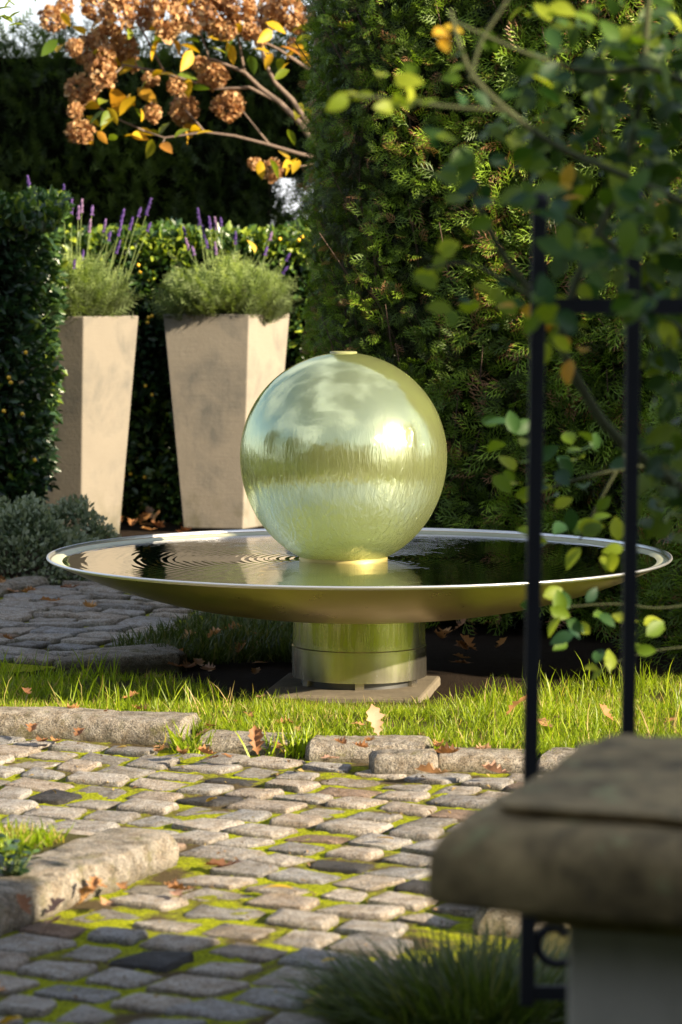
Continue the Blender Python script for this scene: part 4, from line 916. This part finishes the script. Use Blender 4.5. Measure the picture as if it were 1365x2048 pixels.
# ------------------------------------------------------------------ fallen leaves
def oak_mesh(seed, curl, mat='oak_leaf'):
    r = random.Random(seed); m = MB(); half = [(.02, 0), (.05, .12), (.16, .18), (.10, .28), (.25, .38), (.13, .47), (.29, .58), (.17, .68), (.22, .80), (.10, .88), (.0, 1.0)]
    zf = lambda x, y: curl * (.5 * (y - .5) ** 2 + 1.3 * abs(x) ** 1.3) + .05 * math.sin(9 * y + seed) * (.3 + abs(x) * 3)
    vs = [(0, y, zf(0, y)) for x, y in half] + [(x * r.uniform(.85, 1.15), y, zf(x, y)) for x, y in half[:-1]] + [(-x * r.uniform(.85, 1.15), y, zf(x, y)) for x, y in half[:-1]]
    fs = []
    for i in range(10):
        a, b = i, i + 1; ra = 11 + i; la = 21 + i
        if i < 9: fs += [(a, ra, ra + 1, b), (b, la + 1, la, a)]
        else: fs += [(a, ra, b), (b, la, a)]
    m.add(vs, fs); return m.mesh('fallen_leaf', mat, True)
OAK = [oak_mesh(1, .5), oak_mesh(2, .9), oak_mesh(3, 1.3), oak_mesh(4, .3)]; YL = []
for c_ in (.5, 1.1):
    lv = t_oval(.5, .25 * c_, 4, .3 * c_); YL.append(mesh_np('fallen_leaf', lv[0], np.array(lv[1]).ravel(), 3, 'yellow_leaf', True))
def fall(px, py, size, z, label, yellow=False, stand=0.0, rz=None, group=None):
    g0 = G(px, py, z); me = YL[random.randint(0, 1)] if yellow else OAK[random.randint(0, 3)]
    o = link('fallen_leaf', me, None, (g0.x, g0.y, z + .004 + .01 * (stand > 0))); o.scale = (size,) * 3
    o.rotation_euler = (stand + random.uniform(-.2, .25), random.uniform(-.25, .25), random.uniform(0, 6.28) if rz is None else rz)
    return tag(o, label, 'leaf', group)
fall(515, 1524, .075, .03, 'orange oak leaf standing on edge below the gap in the kerb', stand=1.2, rz=.2)
fall(758, 1485, .085, .03, 'large tan oak leaf propped upright in the grass in front of the pedestal', stand=1.2, rz=.5)
fall(488, 1732, .085, .024, 'flat orange oak leaf lying alone in the middle of the cobbles', rz=1.3)
fall(392, 1785, .06, .024, 'small curled tan leaf beside the dark grey cobble', rz=2)
fall(365, 1800, .05, .024, 'small orange leaf resting against a cobble near the corner kerb', rz=.4)
fall(255, 1496, .05, .02, 'yellow leaf at the foot of the long left kerb stone', True, rz=1.2)
fall(590, 1782, .06, .024, 'curled pale yellow leaf on a brown cobble', True, rz=1.6)
fall(435, 1600, .035, .024, 'small pale yellow leaf on the far cobbles behind the dark one', True, rz=1.0)
fall(790, 1682, .04, .024, 'yellow leaf near the stone pillar cap on the cobbles', True, rz=1.8)
fall(662, 2000, .055, .024, 'yellow leaf on the shaded cobbles near the tussock', True, rz=1.4)
fall(680, 1925, .04, .024, 'tiny yellow leaf on a pale cobble at the edge of the shade', True)
fall(45, 2042, .05, .024, 'yellow leaf at the bottom left corner of the cobbles', True, rz=1.2)
fall(14, 1995, .07, .024, 'reddish brown leaf on the shaded cobbles at the left edge', rz=1.1)
fall(905, 1553, .09, .03, 'curled orange leaf in the gap before the right kerb stones', rz=1.4)
fall(1020, 1555, .07, .03, 'crumpled brown leaf beside the iron gate bar at the kerb', rz=1.6)
fall(925, 1508, .07, .06, 'orange leaf on top of the right kerb stone', rz=1.2)
fall(1010, 1445, .09, .06, 'brown leaf caught in tall grass left of the second gate bar', stand=.6)
fall(1225, 1455, .06, .06, 'pale orange leaf in the grass just above the stone pillar', stand=.5, rz=.8)
fall(1105, 1462, .07, .05, 'grey brown star shaped leaf in the grass between the gate bars', rz=.5)
fall(195, 1218, .075, .03, 'orange brown oak leaf lying on the shaded back path', rz=.8)
fall(128, 1204, .09, .03, 'dark red brown leaf on the back path near its kerb', rz=1.5)
fall(162, 1175, .09, .05, 'broad brown leaf resting on the kerb of the back path', rz=1.2)
fall(28, 1284, .045, .03, 'small tan leaf alone at the left edge of the back path', rz=1.2)
ORD = 'first second third fourth fifth sixth seventh eighth ninth tenth eleventh twelfth'.split()
def run_of(pts, what, size=(.04, .065), z=.045, stands=(0, 0, 0, 0, .35), group=None):
    pts = sorted(pts)
    for i, (px, py) in enumerate(pts):
        fall(px, py, random.uniform(*size), z, what.replace('#', ORD[i]), stand=random.choice(stands), group=group)
run_of([(160, 1436), (195, 1442), (60, 1395), (245, 1410), (265, 1418), (20, 1420), (350, 1440)], 'brown oak leaf in the grass above the long left kerb stone, # from left', group='oak leaves along the grass kerb')
run_of([(120, 1486), (150, 1488), (60, 1480), (330, 1500), (305, 1496), (95, 1484)], 'brown leaf at the foot of the long left kerb stone, # from left', z=.02, group='oak leaves along the grass kerb')
run_of([(375, 1512), (412, 1522), (432, 1524), (460, 1520), (548, 1502), (385, 1490)], 'crumpled leaf around the short second kerb stone, # from left', z=.03, group='oak leaves along the grass kerb')
run_of([(410, 1455), (455, 1445), (550, 1450), (590, 1470), (530, 1395), (505, 1440)], 'tan leaf in the lit grass left of the pedestal, # from left', group='oak leaves along the grass kerb')
run_of([(700, 1450), (670, 1485), (705, 1493), (730, 1495), (640, 1520)], 'orange brown leaf on the third kerb stone below the pedestal, # from left', z=.06, group='oak leaves along the grass kerb')
run_of([(870, 1500), (950, 1505), (840, 1470), (1290, 1440), (1330, 1450)], 'dry leaf in the grass right of the pedestal, # from left', group='oak leaves along the grass kerb')
U = random.uniform
run_of([(U(330, 590), U(1262, 1310)) for i in range(12)], 'dark brown leaf in the shaded grass under the bowl, # from left', (.05, .075), 0, (0, 0, .3), 'leaves in the shade left of the pedestal')
run_of([(U(330, 585), U(1318, 1375)) for i in range(12)], 'dull brown leaf on dark soil just behind the lit grass, # from left', (.05, .075), 0, (0, 0, .3), 'leaves in the shade left of the pedestal')
run_of([(U(865, 1010), U(1262, 1340)) for i in range(10)], 'reddish leaf on dark soil right of the pedestal, # from left', (.06, .09), 0, (0, .3, .6), 'leaves on the soil right of the pedestal')
run_of([(U(240, 360), U(1043, 1068)) for i in range(12)], 'orange brown leaf drifted between the two planters, # from left', (.08, .11), .01, (0, .3, .6), 'leaves drifted between the planters')
run_of([(U(0, 62), U(1165, 1200)) for i in range(9)], 'rust brown leaf under the low grey shrub, # from left', (.06, .09), .01, (0, 0, .3), 'leaves under the grey shrub')
run_of([(150, 1832), (120, 1840), (165, 1815), (205, 1820), (60, 1850), (330, 1775), (215, 1795), (255, 1788), (185, 1806), (90, 1848)], 'brown leaf at the foot of the short corner kerb, # from left', (.04, .06), .024, (0, 0, .5), 'leaves at the foot of the corner kerb')
# crumbs of leaf, stalk and seed on the stones and in the joints
n = 900; x = un(-1.1, 1.0, n); y = un(4.4, 7.3, n); k_ = (y < kerb_y(x)) & (np.array([mnoise.noise(Vector((a * 3, b * 3, 2))) for a, b in zip(x, y)]) + un(-.2, .5, n) > .1); x, y = x[k_], y[k_]; n = len(x)
tag(scatter('leaf_litter', t_oval(.5, .3, 1, .3), np.stack([x, y, np.full(n, .019)], 1), basis(np.stack([nz(n), nz(n), nz(n) * .15], 1), np.stack([nz(n) * .3, nz(n) * .3, np.ones(n)], 1), nz(n) * .3), un(.006, .018, n), 'litter', un(0, 1, n)), kind='stuff')
for px, py, l in ((30, 1668, 'yellow leaf at the far edge of the corner bed grass'), (52, 1738, 'yellow leaf in the corner bed grass beside the kerb top')): fall(px, py, .035, .07, l, True)
fall(95, 1755, .02, .066, 'small bright yellow petal on top of the short corner kerb', True)
o = fall(516, 488, .1, 1.2, 'curled tan leaf caught upright in the right lavender', True, stand=1.2, rz=.9); q = P(510, 506, 13.2); o.location = q; o.scale = (.075,) * 3

# ------------------------------------------------------------------ stone pillar in front on the right
s_d = Vector((math.sin(R(19.6)), math.cos(R(19.6)), 0)); t_d = Vector((s_d.y, -s_d.x, 0))
C0 = P(985, 1608, 2.6); PT = C0.z; pang = math.atan2(t_d.y, t_d.x)
L1 = .45; pc = Vector((C0.x, C0.y, 0)) + s_d * (L1 / 2) + t_d * (L1 / 2)
pil = empty('stone_pillar', pc, pang, label='weathered stone gate pillar with a thick rounded cap in the lower right corner', cat='pillar')
def rounded_slab(e, z0, z1, rad, nm, mat, wob=.003, square=0.0):
    m = MB(); prof = [(e - .006, z0), (e, z0 + .006)]
    zt0 = z0 + (z1 - z0) * square
    for i in range(9):
        a = PI / 2 * i / 8; prof.append((e - rad + rad * math.cos(a), max(z0 + .008, zt0) + (z1 - max(z0 + .008, zt0)) * math.sin(a)))
    n = 26; vs = []
    for r_, z in prof:
        for k_ in range(4 * n):
            sd_, f = divmod(k_, n); u = -1 + 2 * f / n; x, y = ((u, -1), (1, u), (-u, 1), (-1, -u))[sd_]
            cr = .018 / e; au = abs(u)
            if au > 1 - cr: k2 = (au - (1 - cr)) / cr; x, y = x * (1 - cr * .29 * k2 * k2), y * (1 - cr * .29 * k2 * k2)
            q = Vector((x * r_, y * r_, z)); w = mnoise.noise(q * 14) * wob * 1.5 + mnoise.noise(q * 50) * wob
            vs.append((q.x * (1 + w / .3), q.y * (1 + w / .3), z + w))
    N = 4 * n; L_ = len(prof); fs = [(i * N + k_, i * N + (k_ + 1) % N, (i + 1) * N + (k_ + 1) % N, (i + 1) * N + k_) for i in range(L_ - 1) for k_ in range(N)]
    fs += [tuple(range(N))[::-1], tuple((L_ - 1) * N + k_ for k_ in range(N))]
    m.add(vs, fs); return m.obj(nm, mat, pil, True, sharp=60)
rounded_slab(L1 / 2 + .052, PT - .092, PT - .0125, .050, 'cap', 'weathered_stone', .003, square=.58)
rounded_slab(L1 / 2, PT - .010, PT, .004, 'cap_slab', 'weathered_stone', .0015)
m = MB(); m.box((0, 0, PT - .108), (L1 - .07, L1 - .07, .026)); m.obj('neck', 'weathered_stone', pil)
m = MB(); m.box((0, 0, (PT - .121) / 2), (L1 - .115, L1 - .115, PT - .121)); bo = m.obj('shaft', 'pale_stone', pil); bv = bo.modifiers.new('bevel', 'BEVEL'); bv.width = .006; bv.segments = 2

# ------------------------------------------------------------------ iron gate
GY = 3.55
g0 = P(1055, 1985, GY); ig = empty('iron_gate', (g0.x, GY, 0), label='black wrought iron gate with square bars and scrolls standing behind the stone pillar', cat='gate'); IO = Vector((g0.x, GY, 0))
def sqbar(a, b, w, nm):
    d = (b - a).normalized(); x = d.cross(Vector((0, 1, 0))).normalized(); y = x.cross(d); h = w / 2
    vs = [p + x * h * i + y * h * j for p in (a, b) for i, j in ((-1, -1), (1, -1), (1, 1), (-1, 1))]
    m = MB(); m.add(vs, [(3, 2, 1, 0), (4, 5, 6, 7), (0, 1, 5, 4), (1, 2, 6, 5), (2, 3, 7, 6), (3, 0, 4, 7)]); bo = m.obj(nm, 'black_iron', ig)
    bv = bo.modifiers.new('bevel', 'BEVEL'); bv.width = .0015; bv.segments = 1; return bo
for k_, (xt, xb, top) in enumerate(((1080, 1054, 405), (1270, 1250, 400), (1462, 1448, 385), (1655, 1645, 385))):
    sqbar(P(xb, 2010, GY) - IO, P(xt, top, GY) - IO, .0185 if k_ == 0 else .0175, 'bar')
    q = P(xt, top, GY) - IO; m = MB(); m.lathe([(.010, -.004), (.012, .002), (.010, .010), (.0005, .015)], 10, c=tuple(q)); m.obj('finial', 'black_iron', ig, True)
for y_, h_ in ((612, .016), (1985, .014)):
    a, b = P(1068 if y_ < 1000 else 1056, y_, GY) - IO, P(1700, y_, GY) - IO; m = MB(); c = (a + b) / 2; m.box((c.x, c.y, c.z), ((b - a).length, .012, h_ + .004)); m.obj('rail', 'black_iron', ig)
def scroll(px, py, r_, turns, nm='scroll', flip=1, a0=PI):
    c = P(px, py, GY) - IO; pts = []
    for i in range(40):
        f = i / 39; a = a0 + flip * 2 * PI * turns * f; rr_ = r_ * (1 - .62 * f); pts.append(c + Vector((math.cos(a) * rr_, 0, math.sin(a) * rr_)))
    m = MB(); m.tube(pts, .0058, 6); m.obj(nm, 'black_iron', ig, True)
scroll(1112, 1885, .041, 1.35, flip=-1, a0=PI * 1.0 - .3); scroll(1205, 1885, .041, 1.35, flip=1, a0=.3); 

# ------------------------------------------------------------------ climbing rose over the gate
RB = Vector((1.12, 3.9, 0)); ro = empty('climbing_rose', RB, label='climbing rose with green and yellowing leaves hanging over the iron gate', cat='rose')
def cane(pts, r0, r1, Y):
    m = MB(); q = [P(a, b, Y) - RB for a, b in pts]
    # smooth
    for _ in range(2):
        q2 = [q[0]]
        for a, b in zip(q, q[1:]): q2 += [a * .75 + b * .25, a * .25 + b * .75]
        q2.append(q[-1]); q = q2
    n = len(q); m.tube(q, [r0 + (r1 - r0) * i / (n - 1) for i in range(n)], 7); m.obj('cane', 'rose_cane', ro, True)
m = MB(); m.tube([(0, 0, 0), (-.01, 0, .5), P(1400, 1000, 3.9) - RB], [.014, .012, .010], 8); m.obj('cane', 'rose_cane', ro, True)
cane([(1420, 1020), (1300, 930), (1215, 860), (1160, 770), (1120, 690), (1085, 610), (1010, 520), (960, 420), (930, 330)], .0085, .003, 3.9)
cane([(1120, 690), (1150, 560), (1220, 420), (1270, 280), (1290, 120), (1300, -40)], .006, .004, 3.75)
cane([(1420, 430), (1250, 350), (1120, 300), (1010, 220), (940, 150), (915, 80), (900, 20)], .005, .003, 3.6)
cane([(1010, 220), (900, 215), (800, 200), (700, 190)], .0032, .0016, 3.6)
cane([(940, 160), (960, 80), (1010, 10), (1030, -30)], .0035, .002, 3.6)
cane([(1085, 610), (1010, 560), (930, 520), (850, 540)], .0035, .0016, 3.7)
cane([(1300, 930), (1230, 940), (1150, 960), (1060, 990)], .0035, .002, 4.5); cane([(1250, 910), (1200, 1000), (1160, 1080)], .0035, .002, 4.5)
cane([(1420, 1200), (1320, 1220), (1240, 1205), (1120, 1215)], .0016, .001, 4.7); cane([(1420, 1290), (1300, 1300), (1200, 1335)], .0016, .001, 4.7)
cane([(1420, 700), (1330, 640), (1290, 560), (1220, 480), (1130, 430)], .006, .003, 3.8); cane([(1400, 180), (1300, 130), (1200, 150), (1080, 120), (900, 40)], .005, .002, 3.7)
lv = t_oval(.60, .16, 4, .18)
RL = {k_: mesh_np('leaf', lv[0], np.array(lv[1]).ravel(), 3, mt, True) for k_, mt in (('g', 'rose_leaf'), ('y', 'rose_leaf_young'), ('o', 'rose_leaf_yellow'))}
nl = 0
def leaf(px, py, Y, size, kind, face):
    global nl
    o = link('leaf', RL[kind], ro, P(px, py, Y) - RB); o.scale = (size,) * 3; nl += 1
    # face: 0 = seen flat from the front, 1 = lying level
    rx = random.gauss(PI / 2 * (1 - face), .35); o.rotation_euler = Matrix.Rotation(rx, 3, 'X').to_euler()
    rotz = Matrix.Rotation(random.uniform(0, 6.28), 3, 'Z'); tilt = Matrix.Rotation(rx, 3, 'X') @ Matrix.Rotation(random.gauss(0, .3), 3, 'Y')
    o.rotation_euler = (tilt @ rotz).to_euler()
clusters = [ (1130, 900, 60, 30, 6, 'gyg', 4.5, .040), (1150, 940, 50, 40, 6, 'ggy', 4.5, .040), (1030, 920, 30, 60, 6, 'yg', 4.5, .040), (1080, 990, 60, 50, 9, 'ggy', 4.5, .042), (1150, 1050, 70, 45, 12, 'ggy', 4.5, .042), (1030, 840, 30, 40, 4, 'g', 4.7, .046), (1200, 1100, 60, 20, 5, 'y', 4.55, .042),
    (1130, 1215, 50, 20, 7, 'ggy', 4.7, .040), (1200, 1250, 60, 25, 7, 'ggy', 4.7, .040), (1290, 1245, 30, 12, 4, 'y', 4.7, .040), (1190, 1340, 30, 8, 3, 'y', 4.7, .038), (1240, 1300, 60, 20, 6, 'ggy', 4.7, .040), (1150, 1275, 30, 15, 3, 'g', 4.7, .038),
    (1085, 430, 30, 50, 9, 'gg', 3.4, .04), (1270, 410, 35, 50, 10, 'gg', 3.4, .042), (1120, 520, 35, 25, 7, 'gg', 3.4, .038), (1230, 520, 35, 25, 7, 'gg', 3.4, .038), (1100, 615, 35, 14, 6, 'ggy', 3.4, .04), (1290, 610, 45, 22, 9, 'gg', 3.4, .042),  # px, py, spread x, spread y, count, kind mix, depth, size
    (690, 192, 30, 10, 3, 'y', 3.6, .034), (835, 165, 45, 26, 8, 'y', 3.6, .034), (800, 205, 45, 16, 5, 'y', 3.6, .03), (860, 265, 40, 25, 5, 'yg', 3.6, .034), (890, 75, 16, 16, 3, 'o', 3.6, .03),
    (960, 120, 50, 60, 5, 'g', 3.6, .035), (1060, 190, 90, 60, 9, 'ggy', 3.65, .038), (1000, 330, 90, 60, 11, 'gggy', 3.7, .04), (930, 390, 40, 30, 4, 'g', 3.7, .04), (1130, 350, 90, 60, 10, 'ggy', 3.7, .04),
    (1250, 260, 80, 70, 12, 'ggggy', 3.75, .042), (1330, 120, 60, 100, 12, 'gggg', 3.75, .042), (1240, 60, 80, 50, 10, 'ggy', 3.7, .04), (1120, 40, 80, 30, 6, 'gy', 3.7, .038), (1130, 400, 25, 25, 3, 'o', 3.7, .036), (1160, 480, 30, 20, 3, 'oy', 3.7, .036),
    (860, 540, 35, 30, 6, 'y', 3.7, .034), (880, 600, 50, 30, 5, 'gy', 3.7, .034), (1000, 600, 45, 40, 6, 'yg', 3.8, .036), (1040, 615, 12, 8, 2, 'o', 3.7, .036), (1120, 640, 50, 30, 8, 'gyy', 3.8, .038), (1100, 670, 40, 20, 5, 'yo', 3.8, .036), (1140, 710, 20, 25, 3, 'o', 3.8, .036),
    (1310, 500, 60, 80, 10, 'gggg', 3.8, .044), (1200, 560, 60, 50, 9, 'ggy', 3.8, .04), (1320, 620, 50, 50, 12, 'gggy', 3.8, .042), (1280, 680, 35, 40, 7, 'yyg', 3.8, .04), (1180, 750, 60, 40, 9, 'ggy', 3.9, .04), (1310, 760, 60, 60, 9, 'gg', 3.9, .042), (1320, 900, 50, 60, 8, 'g', 3.9, .044),]
for px, py, sx, sy, n, kinds, Y, sz_ in clusters:
    for i in range(n):
        if nl >= 299: break
        leaf(px + random.gauss(0, sx * .6), py + random.gauss(0, sy * .6), Y + random.uniform(-.12, .12), sz_ * random.uniform(.72, 1.12), random.choice(kinds), random.choice([.2, .45, .7, .85]))

pos, Lk = [], []
for px, py, sx, sy, n_ in ((1330, 160, 60, 120, 80), (1290, 330, 90, 80, 80), (1320, 520, 70, 100, 80), (1180, 440, 70, 70, 34), (1330, 700, 50, 90, 50), (1230, 150, 80, 70, 50), (1340, 930, 40, 80, 40), (1120, 300, 60, 60, 30), (1330, 1030, 30, 60, 14), (1150, 160, 90, 90, 40), (1060, 260, 60, 60, 16)):
    for i in range(n_): pos.append(tuple(P(px + random.gauss(0, sx * .7), py + random.gauss(0, sy * .7), random.uniform(3.7, 4.3)) - RB))
N = len(pos); tag(scatter('foliage', lv, np.array(pos), basis(RNG.normal(size=(N, 3)), np.tile([0, -.6, 1.0], (N, 1)) + RNG.normal(size=(N, 3)) * .5, nz(N) * .5), un(.030, .046, N), 'rose_mass', un(0, 1, N), ro, smooth=True), kind='stuff')

# twig entering at the top left corner
TB = Vector((-1.6, 9.5, 1.9)); tw = empty('overhanging_branch', TB, label='green leafy twig hanging into the top left corner', cat='branch')
m = MB(); m.tube([(-.4, 0, .35), (P(-60, -60, 9.5) - TB), (P(30, 10, 9.5) - TB)], [.008, .005, .002], 6); m.obj('stem', 'green_stem', tw, True)
m = MB(); m.tube([P(-80, 60, 9.5) - TB, P(10, 30, 9.5) - TB, P(25, 45, 9.5) - TB], [.004, .003, .002], 6); m.obj('stem', 'green_stem', tw, True)
for px, py in ((10, 18), (25, 45), (15, 40), (70, 5), (-5, 20), (80, -10), (18, 52), (-20, 40)):
    o = link('leaf', RL['y'], tw, P(px, py, 9.5 + random.uniform(-.05, .05)) - TB); o.scale = (.055,) * 3; o.rotation_euler = (random.uniform(.2, 1.3), random.uniform(-.5, .5), random.uniform(0, 6.28))

# ------------------------------------------------------------------ off to the sides and behind the camera: what shades and is mirrored
def leaf_mass(root, blobs, n, size, mat, tl=(0, 1)):
    B = np.array(blobs, float); w = (B[:, 3] * B[:, 4]) ** 1.0; idx = RNG.choice(len(B), n, p=w / w.sum()); q = RNG.normal(size=(n, 3)); q /= np.linalg.norm(q, axis=1, keepdims=True)
    q *= un(.5, 1.08, n)[:, None]; pos = B[idx, :3] + q * np.stack([B[idx, 3], B[idx, 3], B[idx, 4]], 1); d = q + RNG.normal(size=(n, 3)) * .7
    return tag(scatter('foliage', t_oval(.6, .1, 1, .1), pos, basis(d, RNG.normal(size=(n, 3)), un(0, 6.28, n)), un(.6, 1.2, n) * size, mat, un(*tl, n), root), kind='stuff')
rh_path = [(2.45, 3.72), (2.45, -1.5)][::-1]
rh = empty('clipped_hedge', label='clipped green hedge out of view on the right shading the gate and pillar', cat='hedge')
rh_path = [(2.35, 3.70), (2.35, -2.5)]
m = MB(); m.box((2.85, .04, 1.2), (.7, 6.0, 2.4)); m.obj('hedge_core', 'hedge_inside', rh)
leaf_mass(rh, [(2.85 + random.uniform(-.1, .1), y_, z_, .42, .3) for y_ in np.arange(-2.86, 3.0, .4) for z_ in (.5, 1.1, 1.7, 2.25)], 9000, .09, 'yew')
yb = empty('shade_block', label='unseen leafy block added right of the fountain to shade the back path', cat='shrub')  # added out of view to keep the sun off the back path
m = MB(); m.box((3.4, 7.55, 1.05), (.7, .9, 2.1)); m.obj('block_core', 'hedge_inside', yb)
leaf_mass(yb, [(3.4, y_, z_, .42, .35) for y_ in (7.25, 7.6, 7.9) for z_ in (.4, .9, 1.5, 2.1)], 2500, .08, 'yew')
bk = empty('shade_hedge', label='unseen dark hedge added behind the tall conifer hedge to shade the yew', cat='hedge')  # tall mass added out of view so that the yew lies in shade
m = MB(); m.box((2.9, 14.6, 2.3), (.8, 3.0, 4.6)); m.obj('hedge_core', 'hedge_inside', bk)
leaf_mass(bk, [(2.9, y_, z_, .55, .4) for y_ in (13.2, 13.9, 14.8, 15.7) for z_ in (.5, 1.5, 2.5, 3.5, 4.4)], 3000, .1, 'yew')
bhk = empty('beech_hedge', label='clipped beech hedge behind the camera mirrored in the globe', cat='hedge')
m = MB(); m.box((-3.5, -3, 1.35), (17, .7, 2.7)); m.obj('hedge_core', 'hedge_inside', bhk)
leaf_mass(bhk, [(x_, -2.9, z_, .6, .4) for x_ in np.arange(-12, 5.2, .5) for z_ in (.5, 1.2, 1.9, 2.7)], 8000, .16, 'yew', (0, .7))
for i, (x0, y0, h_, r_) in enumerate(((-9, -6, 6.2, 3.0), (-4.2, -9, 7.4, 3.2), (.5, -11, 8.0, 3.4), (5.0, -12.5, 6.4, 3.0), (9.5, -13, 5.6, 3.2), (-12, 1.5, 6.0, 3.0), (-13, 8, 5.5, 3.0))):
    tr_ = empty('garden_tree', (x0, y0, 0), label='broad leafy garden tree behind the camera, ' + ('far left', 'left', 'middle', 'right', 'far right', 'beside the left hedge', 'beyond the left hedge')[i], cat='tree')
    m = MB(); m.tube([(0, 0, 0), (.1, 0, h_ * .3), (0, .1, h_ * .6)], [.25, .2, .1], 8); m.obj('trunk', 'bark', tr_, True)
    leaf_mass(tr_, [(random.uniform(-.6, .6) * r_, random.uniform(-.4, .4) * r_, h_ * random.uniform(.25, .82), r_ * .5, h_ * .17) for k_ in range(16)], 6000, .46, 'tree_leaf', (0, .75))
print('cobbles', len(cells1), 'rose leaves', nl, 'tris', sum(len(m_.polygons) for m_ in bpy.data.meshes))
